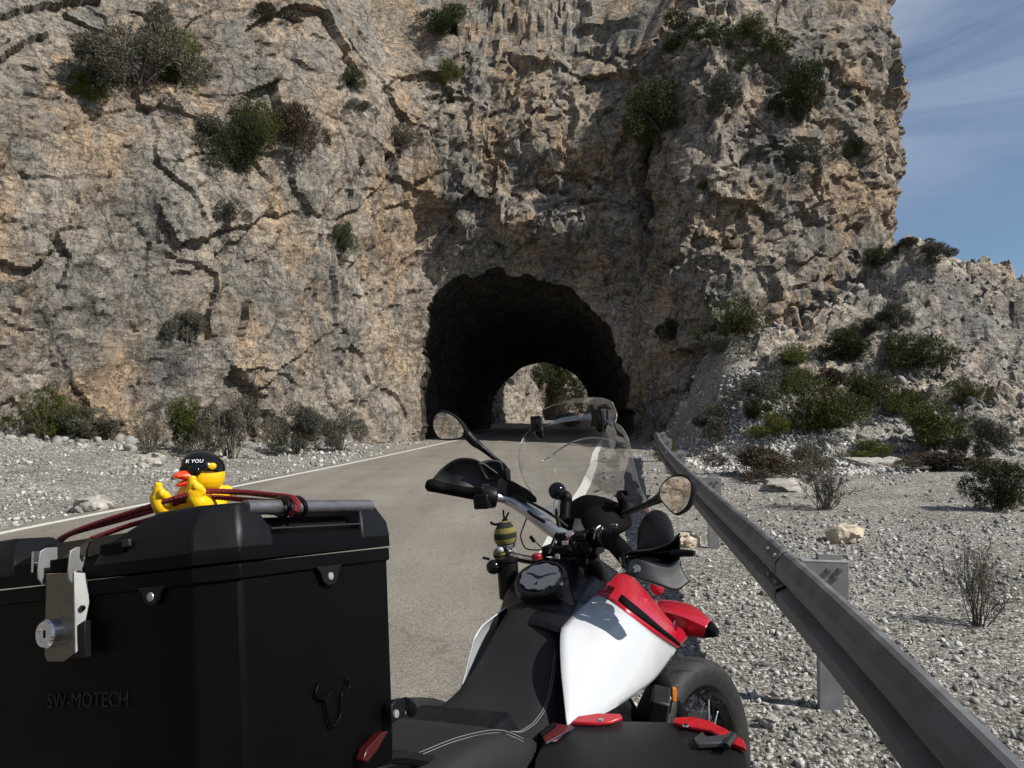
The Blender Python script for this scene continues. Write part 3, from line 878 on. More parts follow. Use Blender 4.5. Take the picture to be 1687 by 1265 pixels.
for sv in np.arange(0, rl[-1], .12):
    x, y = np.interp(sv, rl, rp[:, 0]), np.interp(sv, rl, rp[:, 1])
    x2, y2 = np.interp(sv + .1, rl, rp[:, 0]), np.interp(sv + .1, rl, rp[:, 1])
    x1, y1 = np.interp(sv - .1, rl, rp[:, 0]), np.interp(sv - .1, rl, rp[:, 1])
    t = np.array([x2 - x1, y2 - y1]); t /= np.linalg.norm(t); nrm = np.array([t[1], -t[0]])
    rings.append([np.array([x + nrm[0] * a, y + nrm[1] * a, z + ground_z([x], [y], False)[0] * 0 + 0.0]) - gloc for a, z in [(a_, .70 - (.70 - z_) * 1.09) for a_, z_ in PROF]])
MB().grid(rings).build("rail_beam", M_GALV, guard, angle=22, solid=.004)
def beam_piece(name, y0, y1, push, mat):
    q = []
    for sv in np.linspace(np.interp(y0, rp[:, 1], rl), np.interp(y1, rp[:, 1], rl), 5):
        x, y = np.interp(sv, rl, rp[:, 0]), np.interp(sv, rl, rp[:, 1])
        t = np.array([np.interp(sv + .1, rl, rp[:, 0]) - x, np.interp(sv + .1, rl, rp[:, 1]) - y]); t /= np.linalg.norm(t); nn = np.array([t[1], -t[0]])
        q.append([np.array([x + nn[0] * (a - push), y + nn[1] * (a - push), z + (push if z > .6 else 0)]) - gloc for a, z in PROF])
    return MB().grid(q).build(name, mat, guard, angle=22, solid=.003)
beam_piece("lap_joint", 3.92, 4.26, .005, M_GALV)
beam_piece("lap_joint", 12.1, 12.45, .005, M_GALV)
def rail_frame(yv):
    sv = np.interp(yv, rp[:, 1], rl)
    p = np.array([np.interp(sv, rl, rp[:, 0]), np.interp(sv, rl, rp[:, 1]), 0])
    q = np.array([np.interp(sv + .1, rl, rp[:, 0]), np.interp(sv + .1, rl, rp[:, 1]), 0])
    t = (q - p) / np.linalg.norm(q - p); n = np.array([t[1], -t[0], 0])
    return p, t, n
for yv in (3.98, 4.16, 12.2, 12.4):
    p, t, n = rail_frame(yv)
    for a, z in ((-.074, .672), (-.088, .600), (-.070, .53), (-.090, .470)):
        MB().ball(p + n * (a - .004) + np.array([0, 0, z]) - gloc, (.015, .015, .015), 8).build("splice_bolt", M_GALV2, guard)
for yv in (-.4, 3.72, 7.83, 11.95, 16.0, 19.6):
    p, t, n = rail_frame(yv)
    R = np.stack([n, t, np.array([0, 0, 1.0])], 1)
    q = MB(); c0 = p + n * .135 - gloc
    # C-channel: web and two flanges
    q.box(c0 + np.array([0, 0, .30]), (.115, .005, .88), R).box(c0 - n * .055 + t * .027 + np.array([0, 0, .30]), (.005, .049, .88), R).box(c0 + n * .055 + t * .027 + np.array([0, 0, .30]), (.005, .049, .88), R)
    post = q.build("post", M_GALV2, guard, bevel=.0015)
    q = MB(); c1 = p + n * .105 - gloc
    q.box(c1 + np.array([0, 0, .708]), (.225, .075, .006), R).box(c1 - t * .034 + np.array([0, 0, .615]), (.215, .005, .18), R)
    q.build("spacer_bracket", M_GALV2, guard, bevel=.0015)
    q = MB()
    for a, z in ((.03, .665), (.085, .67), (.06, .63)):
        q.lathe([(.014, 0), (.014, .010), (.006, .011)], p + n * (.085 + a) - t * .0365 + np.array([0, 0, z]) - gloc, -t, 6)
    q.build("bracket_bolt", M_GALV, guard)

# ------------------------------------------------------------------ shrubs: a few kinds built once, then copied one by one
M_STEM = plain("shrub stem", (.10, .085, .068), .9)
LEAF = {
    'dark': leaf_material("dark evergreen leaf", (.022, .032, .012), (.050, .062, .024)),
    'olive': leaf_material("olive leaf", (.050, .058, .014), (.095, .098, .026)),
    'bright': leaf_material("yellow green leaf", (.062, .072, .014), (.115, .118, .024)),
    'brown': leaf_material("dry brown twig", (.045, .034, .026), (.098, .075, .056)),
    'grey': leaf_material("grey green twig", (.062, .060, .046), (.130, .122, .098)),
}
def shrub_proto(kind, seed, nleaf, leafsize, aspect=1.0, sparse=False, lobes=9):
    r = np.random.default_rng(seed)
    root = bpy.data.objects.new("shrub", None)
    # stems fan out from the base; leaf sprays sit along and round their ends
    tips = []; mb = MB()
    nst = 26 if sparse else 13
    for k in range(nst):
        az = r.random() * 2 * np.pi; el = (0.25 + 0.75 * r.random() ** .8) * np.pi / 2
        ln = (0.55 + .45 * r.random()) * (1.0 if sparse else .60)
        dirv = np.array([np.cos(az) * np.cos(el) * .62, np.sin(az) * np.cos(el) * .62, np.sin(el)])
        a = np.zeros(3) + r.normal(size=3) * np.array([.05, .05, 0]); b_ = a + dirv * ln * .5 + r.normal(size=3) * .04; c_ = a + dirv * ln + r.normal(size=3) * .06
        a[2] = -.05
        mb.tube([a, b_, c_], [.010, .007, .003] if sparse else [.016, .010, .005], 4, 4)
        tips.append((a, b_, c_))
        if sparse:
            for q in range(4):
                t = .35 + .6 * r.random(); s0 = a * (1 - t) ** 2 + 2 * b_ * t * (1 - t) + c_ * t * t
                e0 = s0 + (dirv * .6 + r.normal(size=3) * .45) * .24
                mb.tube([s0, (s0 + e0) / 2 + r.normal(size=3) * .015, e0], [.0045, .0035, .002], 3)
                tips.append((s0, (s0 + e0) / 2, e0))
    # leaves
    if sparse:
        pick = r.integers(0, len(tips), nleaf); t = .45 + .55 * r.random(nleaf)
        A = np.array([x[0] for x in tips])[pick]; B = np.array([x[1] for x in tips])[pick]; Cc = np.array([x[2] for x in tips])[pick]
        c = A * ((1 - t) ** 2)[:, None] + 2 * B * (t * (1 - t))[:, None] + Cc * (t * t)[:, None] + r.normal(size=(nleaf, 3)) * .022
    else:
        lc = np.stack([r.normal(size=lobes) * .23, r.normal(size=lobes) * .23, .20 + .50 * r.random(lobes)], 1)
        lc[:, 2] *= np.clip(1.15 - 1.1 * np.hypot(lc[:, 0], lc[:, 1]), .35, 1)
        lr = .14 + .12 * r.random(lobes)
        # sprays: little brushes of leaves inside the lobes
        nsp = nleaf // 7
        li = r.integers(0, lobes, nsp); d = r.normal(size=(nsp, 3)); d /= np.linalg.norm(d, axis=1)[:, None]
        sp = lc[li] + d * (lr[li] * (.35 + .75 * r.random(nsp) ** .5))[:, None] * np.array([1, 1, .9])
        c = np.repeat(sp, 7, 0) + r.normal(size=(nsp * 7, 3)) * .016
        up = np.repeat(d, 7, 0)
        nleaf = len(c)
    c[:, 2] = np.maximum(c[:, 2], -.02)
    dirs = r.normal(size=(nleaf, 3)) * .55 + np.array([0, 0, .55])
    if not sparse: dirs += up * .5
    dirs /= np.linalg.norm(dirs, axis=1)[:, None]
    side = np.cross(dirs, r.normal(size=(nleaf, 3))); side /= np.linalg.norm(side, axis=1)[:, None]
    ls = leafsize * (.6 + .8 * r.random(nleaf))[:, None]
    V = np.stack([c - side * ls * .20, c + side * ls * .20, c + dirs * ls * 1.15 + side * ls * .03], 1).reshape(-1, 3)
    V[:, 2] *= aspect
    F = np.arange(len(V)).reshape(-1, 3)
    COL.objects.link(root)
    np_mesh("foliage", V, F, LEAF[kind], root)
    mb.build("stems", M_STEM, root, angle=180)
    return root
PROTO = {
    'dark': [shrub_proto('dark', 1, 17100, 0.0298), shrub_proto('dark', 2, 17100, 0.0285, lobes=12)],
    'olive': [shrub_proto('olive', 3, 16150, 0.0310), shrub_proto('olive', 4, 16150, 0.0285, lobes=12)],
    'bright': [shrub_proto('bright', 5, 16150, 0.0285)],
    'brown': [shrub_proto('brown', 6, 15200, 0.0322, lobes=12)],
    'grey': [shrub_proto('grey', 7, 12350, 0.0341), shrub_proto('grey', 8, 11400, 0.0310, lobes=7)],
    'twig': [shrub_proto('grey', 9, 4160, 0.0279, sparse=True), shrub_proto('grey', 10, 2400, 0.0279, sparse=True)],
}
_first = set()
def place_shrub(kind, k, u, v, wpx, hpx, label, group, tilt=0.0, wide=None):
    h = hit(u, v - 2)
    if h is None: return
    p, dist, n = h
    src = PROTO[kind][k % len(PROTO[kind])]
    dep = p.y
    k_ = .98 if group == G4 else .80
    w = wpx * dep / FPX / k_; hh = hpx * dep / FPX / (k_ * .92)
    if src.name not in _first:
        o = src; _first.add(src.name)
    else:
        o = src.copy(); COL.objects.link(o)
        for ch in list(src.children):
            c = ch.copy(); COL.objects.link(c); c.parent = o
    o.location = (p.x, p.y + .10 * w, p.z)
    o.scale = (w, w, hh)
    o.rotation_euler = (tilt, 0, rng.random() * 6.28)
    tag(o, label, "shrub", group)
    return o
G1, G2, G3, G4 = "shrubs growing on the left cliff", "shrubs along the cliff foot by the road", "shrubs on the right cliff face", "shrubs on the rubble slope and gravel"
T = .35
SHRUBS = [
 # left cliff face
 ('grey', 0, 148, 150, 105, 85, "dark grey-green shrub on the high left ledge, nearest the photo's left edge", G1, T),
 ('grey', 1, 222, 140, 120, 110, "big grey-brown shrub in the middle of the highest ledge on the left cliff", G1, T),
 ('olive', 0, 284, 150, 78, 100, "olive green shrub at the right end of the highest ledge on the left cliff", G1, T),
 ('bright', 0, 146, 165, 48, 42, "small yellow-green bush under the dark grey-green shrub on the high left ledge", G1, T),
 ('grey', 1, 262, 70, 70, 45, "low grey scrub above the olive shrub of the highest left ledge", G1, T),
 ('grey', 0, 318, 246, 82, 66, "dull grey-green shrub left of the tall olive bush on the left cliff", G1, T),
 ('olive', 1, 410, 235, 70, 70, "olive green bush with its top against the brown shrub on the left cliff", G1, T),
 ('dark', 0, 385, 285, 68, 88, "darkest green bush hanging lowest of the trio above the orange rock", G1, T),
 ('brown', 0, 470, 258, 84, 100, "round dry brown shrub right of the olive bush on the left cliff", G1, T),
 ('grey', 1, 656, 256, 60, 52, "grey-brown shrub on the cliff halfway between the brown shrub and the tunnel's upper left", G1, T),
 ('dark', 1, 574, 146, 30, 36, "small dark green tuft on the bare upper middle of the left cliff", G1, T),
 ('dark', 0, 590, 292, 28, 36, "small dark green tuft below the grey-brown cliff shrub", G1, T),
 ('olive', 0, 740, 140, 38, 38, "small olive bush on the rib of rock above the tunnel's left side", G1, T),
 ('dark', 1, 735, 58, 86, 46, "dark shrub at the top edge of the cliff above the tunnel", G1, T),
 ('grey', 0, 462, 48, 80, 34, "grey scrub along the top edge above the left cliff", G1, T),
 ('grey', 1, 372, 372, 42, 46, "faded grey-green tuft on the left cliff below the darkest bush", G1, T),
 ('dark', 0, 558, 420, 34, 56, "narrow dark green plant hanging on the wall left of the tunnel's top", G1, T),
 ('grey', 0, 302, 568, 52, 58, "grey scrub on the lower left wall above the duck", G1, T),
 ('grey', 1, 592, 190, 40, 26, "low grey cushion on the upper left cliff between two green tufts", G1, T),
 # cliff foot along the road
 ('olive', 1, 70, 728, 66, 82, "olive brown shrub at the cliff foot nearest the photo's left edge", G2, 0),
 ('grey', 0, 140, 728, 78, 52, "low grey scrub at the cliff foot between two olive shrubs", G2, 0),
 ('olive', 0, 306, 742, 56, 80, "upright olive green shrub at the cliff foot above the duck", G2, 0),
 ('grey', 1, 376, 758, 82, 104, "tall grey-brown shrub at the cliff foot just right of the duck", G2, 0),
 ('grey', 0, 486, 752, 68, 74, "grey round shrub at the cliff foot midway to the tunnel", G2, 0),
 ('grey', 1, 556, 746, 58, 68, "grey shrub at the cliff foot nearest the tunnel mouth", G2, 0),
 ('twig', 0, 246, 752, 60, 60, "thin leafless scrub at the cliff foot left of the duck", G2, 0),
 # right cliff face
 ('grey', 0, 1172, 200, 66, 74, "grey-green shrub right of the dark bush high above the tunnel", G3, T),
 ('dark', 1, 1104, 232, 84, 100, "big dark bush in the gully high above the tunnel's right side", G3, T),
 ('dark', 0, 1134, 88, 88, 52, "dark green shrub near the cliff top above the gully", G3, T),
 ('olive', 0, 1244, 84, 62, 54, "olive shrub near the cliff top left of the pale buttress", G3, T),
 ('dark', 1, 1322, 206, 66, 96, "tall dark green shrub against the left side of the pale buttress", G3, T),
 ('olive', 1, 1218, 118, 34, 28, "small olive tuft under the cliff top shrubs on the right", G3, T),
 ('grey', 1, 1306, 292, 76, 58, "grey-green shrub on the shelf below the buttress shrub", G3, T),
 ('dark', 0, 1403, 264, 30, 32, "small dark tuft on the pale buttress face", G3, T),
 ('olive', 0, 1163, 316, 30, 18, "tiny olive tuft on the sloping shelf right of the tunnel arch", G3, T),
 ('dark', 1, 1446, 442, 32, 32, "small dark shrub at the foot of the buttress beside the skyline", G3, 0),
 ('brown', 0, 1497, 410, 44, 20, "flat dark brown bush on the skyline where the buttress meets the ridge", G3, 0),
 ('grey', 0, 1538, 440, 56, 36, "grey-green bush standing on the skyline of the right ridge", G3, 0),
 # rubble slope and gravel
 ('olive', 0, 1316, 652, 66, 54, "olive bush joining the tops of the great olive clump's two sides", G4, 0),
 ('dark', 1, 1396, 700, 64, 56, "dark bush tucked behind the right shoulder of the largest olive bush", G4, 0),
 ('olive', 1, 1300, 606, 62, 44, "olive bush on the slope below the yellowish bush on the mound, above the great clump", G4, 0),
 ('dark', 0, 1244, 694, 52, 40, "dark low bush just above the bright yellow-green cushion", G4, 0),
 ('olive', 0, 1492, 688, 74, 56, "olive bush on the rubble between two larger bushes below the broad dark bush", G4, 0),
 ('grey', 0, 1426, 560, 52, 40, "grey cushion under the cliff at the top of the rubble slope", G4, 0),
 ('olive', 1, 1588, 668, 60, 50, "olive bush on the ledges at far right, below the ridge rock", G4, 0),
 ('grey', 1, 1462, 640, 50, 38, "small grey cushion left of the broad dark green bush's foot", G4, 0),
 ('olive', 1, 1208, 562, 80, 84, "tall yellowish bush on top of the pale gravel mound right of the tunnel", G4, 0),
 ('grey', 1, 1188, 586, 66, 46, "grey scrub at the foot of the yellowish bush on the mound", G4, 0),
 ('dark', 0, 1106, 566, 42, 44, "dark bush in the shade of the rock pillar right of the tunnel", G4, 0),
 ('dark', 1, 1512, 612, 104, 72, "broad dark green bush below the ridge rock on the far right", G4, 0),
 ('grey', 0, 1482, 545, 56, 56, "grey-green scrub under the ridge rock above the broad dark bush", G4, 0),
 ('dark', 0, 1402, 600, 80, 66, "dark bush in the middle of the rubble slope", G4, 0),
 ('olive', 0, 1432, 678, 70, 70, "olive bush on the rubble slope right of the great olive clump", G4, 0),
 ('grey', 1, 1262, 664, 84, 64, "grey-olive bush at the left of the great clump on the slope", G4, 0),
 ('olive', 1, 1338, 718, 124, 104, "largest olive bush in the clump on the rubble slope", G4, 0),
 ('brown', 0, 1372, 640, 58, 44, "brownish scrub behind the largest olive bush", G4, 0),
 ('bright', 0, 1272, 722, 78, 46, "bright yellow-green cushion bush in front of the great olive clump", G4, 0),
 ('grey', 0, 1180, 724, 72, 64, "grey-green shrub just behind the far end of the guardrail", G4, 0),
 ('brown', 0, 1262, 788, 132, 68, "large dark brown bush on the gravel beyond the guardrail", G4, 0),
 ('grey', 1, 1346, 780, 84, 66, "grey shrub growing at the right end of the large dark brown bush", G4, 0),
 ('bright', 0, 1428, 758, 84, 36, "low green shrub on the gravel behind the broad pale rock", G4, 0),
 ('olive', 0, 1552, 744, 98, 90, "dense olive-green bush on the right, left of the photo's right edge", G4, 0),
 ('brown', 0, 1556, 778, 128, 42, "low dry brown scrub in front of the dense olive-green bush", G4, 0),
 ('grey', 0, 1618, 766, 76, 84, "grey-green bush at the right edge above the dark shaded shrub", G4, 0),
 ('dark', 1, 1650, 846, 86, 100, "dark shaded shrub cut by the photo's right edge", G4, 0),
 ('twig', 0, 1364, 842, 88, 84, "twiggy grey bush standing alone on the gravel left of the broad pale rock", G4, 0),
 ('twig', 1, 1618, 1036, 96, 150, "sparse leafless twigs on the gravel in the right foreground", G4, 0),
 ('twig', 1, 1392, 992, 34, 26, "tiny dry weed beside the nearest guardrail post", G4, 0),
 ('olive', 1, 1092, 762, 42, 40, "small olive weed at the shaded foot of the rock pillar by the road", G4, 0),
 ('dark', 0, 915, 672, 84, 74, "dark green bush on the far rock face seen through the tunnel", "shrubs beyond the tunnel", .2),
 ('olive', 0, 938, 706, 40, 24, "low bush at the road bend beyond the tunnel", "shrubs beyond the tunnel", 0),
]
for sdef in SHRUBS:
    place_shrub(*sdef)

# ------------------------------------------------------------------ the motorcycle: everything in its own frame
# x forward, y left, z up; it stands on its side stand leaning left, bars turned to the right
YAW, LEAN, PT, SC = 1.113, .103, -.023, 1.035
BO = np.array([-.213, 1.137, -.005])
def frame(yaw, lean, pt, s=1.0):
    c, q = math.cos(yaw), math.sin(yaw)
    Rz = np.array([[c, -q, 0], [q, c, 0], [0, 0, 1]])
    Rl = np.array([[1, 0, 0], [0, math.cos(lean), math.sin(lean)], [0, -math.sin(lean), math.cos(lean)]])
    Rp = np.array([[math.cos(pt), 0, -math.sin(pt)], [0, 1, 0], [math.sin(pt), 0, math.cos(pt)]])
    return Rz @ Rl @ Rp * s
BM = frame(YAW, LEAN, PT, SC)
EYEV = np.array([0, 0, EYE])
def on_plane(M, O, u, v, ax, val):
    Mi = np.linalg.inv(M); o = Mi @ (EYEV - O); d = Mi @ ray(u, v)
    return o + d * (val - o[ax]) / d[ax]
def L(u, v, y): return on_plane(BM, BO, u, v, 1, y)            # sight line meets the lengthwise plane y
def LX(u, v, x): return on_plane(BM, BO, u, v, 0, x)
def LZ(u, v, z): return on_plane(BM, BO, u, v, 2, z)
def LD(u, v, d): return np.linalg.inv(BM) @ (ray(u, v) * d + EYEV - BO)
def root_at(name, M, O, label, cat, group=None):
    o = bpy.data.objects.new(name, None); COL.objects.link(o); o.empty_display_size = .1
    T = np.eye(4); T[:3, :3] = M; T[:3, 3] = O
    o.matrix_world = Matrix(T.tolist())
    return tag(o, label, cat, group)
bike = root_at("motorcycle", BM, BO, "black, white and red adventure motorcycle parked on the gravel beside the guardrail", "motorcycle")

M_WHITE = plain("white lacquer", (.50, .515, .53), 0.28, coat=.7, var=.025, scale=14, rvar=.05)
M_RED = plain("red lacquer", (.40, .006, .022), 0.30, coat=.6, var=.06, scale=20, rvar=.06)
M_REDM = plain("red anodised", (.40, .009, .014), 0.38, var=.12, scale=60, rvar=.08)
M_STEEL = plain("satin bar", (.50, .51, .53), 0.36, .85, rvar=.03, scale=15)
M_CHROME = plain("bright metal", (.62, .62, .63), 0.16, 1.0, rvar=.06)
M_STAIN = plain("brushed stainless", (.15, .138, .122), 0.34, 1.0, rvar=.10, scale=90, var=.10)
M_TYRE_BASE = (.013, .013, .013)
M_SEAT = plain("seat vinyl", (.0125, .0125, .013), 0.62, spec=.3, bump=.55, bscale=420, bdist=.0012, var=.10, scale=9)
M_TANKBLK = plain("satin tank cover", (.005, .005, .0055), 0.34, spec=.35, rvar=.06, bump=.1, bscale=700, bdist=.0005)
M_GREYP = plain("grey satin plastic", (.0115, .012, .0132), 0.5, bump=.3, bscale=800, bdist=.0007, rvar=.06)
M_THREAD = plain("pale thread", (.16, .16, .16), .8)
M_ORANGE = plain("orange reflector", (.40, .12, .012), .3)
M_LABEL = plain("white sticker", (.6, .6, .58), .5)
M_CAPFACE = plain("cap disc", (.070, .075, .083), 0.36, 0.0, rvar=.05, var=.06, scale=120)

def glass_material(name, tint=(1, 1, 1), base=0.02, boost=1.0):
    m = bpy.data.materials.new(name); m.use_nodes = True; nt = m.node_tree; nt.nodes.clear()
    o = nt.nodes.new("ShaderNodeOutputMaterial"); mx = nt.nodes.new("ShaderNodeMixShader")
    tr = nt.nodes.new("ShaderNodeBsdfTransparent"); tr.inputs["Color"].default_value = (*tint, 1)
    gl = nt.nodes.new("ShaderNodeBsdfGlossy"); gl.inputs["Roughness"].default_value = .02
    fr = nt.nodes.new("ShaderNodeFresnel"); fr.inputs["IOR"].default_value = 1.45
    ml = nt.nodes.new("ShaderNodeMath"); ml.operation = 'MULTIPLY'; ml.inputs[1].default_value = .45
    nt.links.new(fr.outputs["Fac"], ml.inputs[0]); nt.links.new(ml.outputs[0], mx.inputs["Fac"])
    nt.links.new(tr.outputs["BSDF"], mx.inputs[1]); nt.links.new(gl.outputs["BSDF"], mx.inputs[2])
    nt.links.new(mx.outputs["Shader"], o.inputs["Surface"])
    return m
M_SCREEN = glass_material("clear polycarbonate", (.93, .94, .95))
M_SMOKE = glass_material("lightly smoked polycarbonate", (.80, .81, .83))
M_EDGE = plain("screen edge highlight", (.20, .205, .21), .2, spec=.6)  # pale colour stands for the highlight along screen edges and moulded ridge
M_MIRROR = plain("mirror glass", (.72, .73, .74), .015, 1.0)

# --- tank: black cover over the spine, white side panels, red shrouds
def mir(G): G = np.array(G).copy(); G[..., 1] *= -1; return G
wp_left = [L(976, 981, -.100), L(930, 1029, -.108), L(923, 1048, -.115), L(924, 1100, -.142), L(929, 1150, -.170), L(934, 1196, -.195)]
wp_top = [L(976, 981, -.100), L(977, 981.5, -.1005)]
wp_right = [L(977, 981.5, -.1005), L(993, 985, -.130), L(1030, 1011, -.198), L(1074, 1043, -.240), L(1114, 1070, -.262)]
wp_bot = [L(934, 1196, -.195), L(970, 1186, -.208), L(1011, 1166, -.228), L(1050, 1140, -.245), L(1081, 1115, -.256), L(1114, 1070, -.262)]
WG = coons(wp_top, wp_bot, wp_left, wp_right, 26, 26, (0, -.038, .004))
def skirt(G, dy, dz, steps=3):
    """roll the lower edge of a panel inward so it has depth"""
    G = list(np.array(G)); e = G[-1]
    for k in range(1, steps + 1):
        a = k / steps
        G.append(e + np.array([0, dy * a, dz * math.sin(a * 1.5)]))
    return np.array(G)
WGs = skirt(WG, .10, -.035, 4)
MB().grid(WGs).build("tank_side_panel", M_WHITE, bike, angle=50, solid=-.003)
def mirl(G):
    G = mir(G); y = G[..., 1]; x = G[..., 0]
    G[..., 1] = np.where(y > .1, .1 + (y - .1) * .30, y); G[..., 0] = np.where(x < .64, .64 + (x - .64) * .3, x)
    return G
MB().grid(mirl(WG)).build("tank_side_panel", M_WHITE, bike, angle=50, solid=-.003)

rd_bot = [L(976, 980, -.101), L(1001, 985.5, -.140), L(1031, 1010, -.199), L(1075, 1042, -.241), L(1116, 1068, -.264)]
rd_top = [L(1016, 946, -.098), L(1034, 946, -.115), L(1052, 961, -.150), L(1078, 993, -.198), L(1101, 1021, -.232), L(1129, 1040, -.256)]
rd_l = [L(1016, 946, -.098), L(996, 962, -.096), L(976, 980, -.101)]
rd_r = [L(1129, 1040, -.256), L(1131, 1051, -.264), L(1116, 1068, -.264)]
RG = coons(rd_top, rd_bot, rd_l, rd_r, 26, 12, (0, -.010, .012))
shr = MB().grid(RG).build("shroud", M_RED, bike, angle=50, solid=-.004)
# turned-in lip of the shroud facing forward
lip = [np.array([p, p + np.array([.03, .05, -.05])]) for p in RG[0]]
MB().grid(lip).build("shroud_lip", M_REDM, bike, angle=50, solid=.002)
MB().grid(mirl(RG)).build("shroud", M_RED, bike, angle=50, solid=-.004)
# black stripe lying on the shroud
off = np.array([0, -.0032, .0032])
stp = []
for j in range(5, 26):
    t = j / 25
    i0, i1 = (8.9, 10.3)
    w = min(1, (j - 4) / 5)
    def at(i):
        a = int(i); f = i - a
        return RG[a, j] * (1 - f) + RG[min(a + 1, 11), j] * f
    a0 = at(i0 - 0.3 * max(0, 1 - (j - 5) / 9)); a1 = at(i1)
    stp.append([a0 + off, (a0 + a1) / 2 + off * 1.25, a1 + off])
MB().grid(stp).build("shroud_stripe", M_MATT, shr, angle=60, solid=.0012)
# winged emblem on the shroud: body and two spread wings in thin metal
def emblem(c, ux, uy, n, s, mat, parent, name="emblem"):
    P = [(-1.0, .75), (-.55, .62), (-.12, .30), (.10, .85), (.28, .95), (.24, .45), (.95, .25), (1.0, .02), (.40, -.02), (.62, -.45), (.50, -.62), (.12, -.22), (-.12, -.85), (-.35, -.95), (-.22, -.30), (-.80, -.35), (-.95, -.20), (-.42, .10)]
    A = [c + ux * a * s + uy * b * s for a, b in P]; B = [p + n * .003 for p in A]
    return MB().prism(A, B).build(name, mat, parent, smooth=False)
e0 = L(1108, 1034, -.250); ex_ = L(1118, 1030, -.252) - e0; ex_ /= np.linalg.norm(ex_); ey_ = L(1108, 1024, -.249) - e0; ey_ -= ex_ * (ey_ @ ex_); ey_ /= np.linalg.norm(ey_)
en = np.cross(ex_, ey_); en = en if en[1] < 0 else -en
emblem(e0 + en * .006, ex_, ey_, en, .019, M_CHROME, shr)

# black spine cover from the seat nose over the filler cap to the headstock
sp_l = [L(845, 1033, .055), L(818, 1040, .105), L(832, 985, .120), L(848, 958, .105), L(880, 925, .085), L(930, 905, .06)]
left_edge = [L(818, 1042, .108), L(826, 1005, .125), L(838, 972, .128), L(868, 940, .108), L(925, 912, .070)]
right_edge = [L(925, 1044, -.106), L(950, 1009, -.104), L(976, 981, -.099), L(996, 962, -.096), L(1018, 944, -.094)]
SG = coons([L(925, 912, .070), L(972, 915, -.02), L(1018, 944, -.094)], [L(818, 1042, .108), L(868, 1029, 0), L(925, 1044, -.106)], left_edge[::-1], right_edge[::-1], 22, 18, (0, 0, .018))
MB().grid(SG).build("tank_cover", M_TANKBLK, bike, angle=60, solid=.006)
# filler cap: raised ring, scalloped rim, pale disc with a spread-wing mark
cc = L(891, 953, 0) + np.array([0, 0, -.004])
cn = np.array([-.46, -.06, .88]); cn /= np.linalg.norm(cn)
cap = MB().lathe([(.070, -.02), (.070, .004), (.066, .010), (.061, .011), (.059, .006), (.0, .006)], cc, cn, 40).build("filler_cap", M_TANKBLK, bike, angle=30)
cu = np.array([0, -1, 0.0]); cu -= cn * (cu @ cn); cu /= np.linalg.norm(cu); cw = np.cross(cn, cu); cw = cw if cw[0] > 0 else -cw
disc = MB(); ring = []
for k in range(96):
    a = 2 * math.pi * k / 96
    r = .0520 + .0020 * math.tanh(3 * math.sin(a * 9)) 
    ring.append((r * math.cos(a), r * math.sin(a)))
disc.prism([cc + cn * .0075 + cu * a + cw * b for a, b in ring], [cc + cn * .0125 + cu * a + cw * b for a, b in ring])
disc.build("cap_disc", M_CAPFACE, cap, angle=30)
wing_t = [(-.036, .010), (-.022, .0095), (-.010, .004), (-.003, .0015), (.006, .0025), (.014, .0085), (.026, .0125), (.037, .0145)]
wing_b = [(.037, .0130), (.026, .0095), (.014, .004), (.006, -.004), (-.001, -.0068), (-.009, -.003), (-.022, .005), (-.036, .0085)]
poly = [(a * 1.12, b * 1.25 - .002) for a, b in wing_t + wing_b]
MB().prism([cc + cn * .0125 + cu * a + cw * b for a, b in poly], [cc + cn * .0140 + cu * a + cw * b for a, b in poly]).build("wing_mark", M_GLOSS, cap, smooth=False)
mk = [(-.003, -.030), (0, -.020), (.003, -.030), (.0045, -.033), (-.0045, -.033)]
MB().prism([cc + cn * .0125 + cu * a + cw * b for a, b in mk], [cc + cn * .0140 + cu * a + cw * b for a, b in mk]).build("cap_mark", M_GLOSS, cap, smooth=False)

MB().loft([[np.array([x, y * w, z]) for y, z in ((-1, zt - .16), (-1, zt - .04), (-.7, zt), (.7, zt), (1, zt - .04), (1, zt - .16))] for x, w, zt in ((.60, .10, .80), (.72, .115, .90), (.85, .125, .98), (1.0, .115, 1.0), (1.12, .09, .97))]).build("fuel_tank", M_GREYP, bike, bevel=.01)
# --- seat
SEC = [(.775, .965, .068), (.735, .940, .080), (.690, .905, .092), (.640, .858, .108), (.585, .822, .124), (.525, .802, .140), (.46, .797, .152), (.40, .803, .160), (.345, .822, .163), (.29, .846, .160), (.22, .862, .156), (.10, .870, .150), (-.05, .872, .142), (-.22, .876, .125)]
prof = [(-1.16, -.16), (-1.12, -.10), (-1.06, -.045), (-.99, -.014), (-.90, -.001), (-.6, .005), (-.25, .006), (0, .006), (.25, .006), (.6, .005), (.90, -.001), (.99, -.014), (1.06, -.045), (1.12, -.10), (1.16, -.16)]
sx = crv(np.array(SEC), 5)
rings = [[np.array([x, w * a, z + b * (1 if a * a < 1.0 else min(1, (w / .12)))]) for a, b in prof] for x, z, w in sx]
seat = MB().loft(rings, closed=False, caps=False).build("seat", M_SEAT, bike, angle=80, solid=-.006)
def seat_pt(x, k):                                             # a point a little proud of the seat skin
    i = np.interp(x, [s_[0] for s_ in SEC][::-1], [s_[1] for s_ in SEC][::-1]); w = np.interp(x, [s_[0] for s_ in SEC][::-1], [s_[2] for s_ in SEC][::-1])
    b = np.interp(k, [p[0] for p in prof], [p[1] for p in prof])
    return np.array([x, w * k, i + b + .0038])
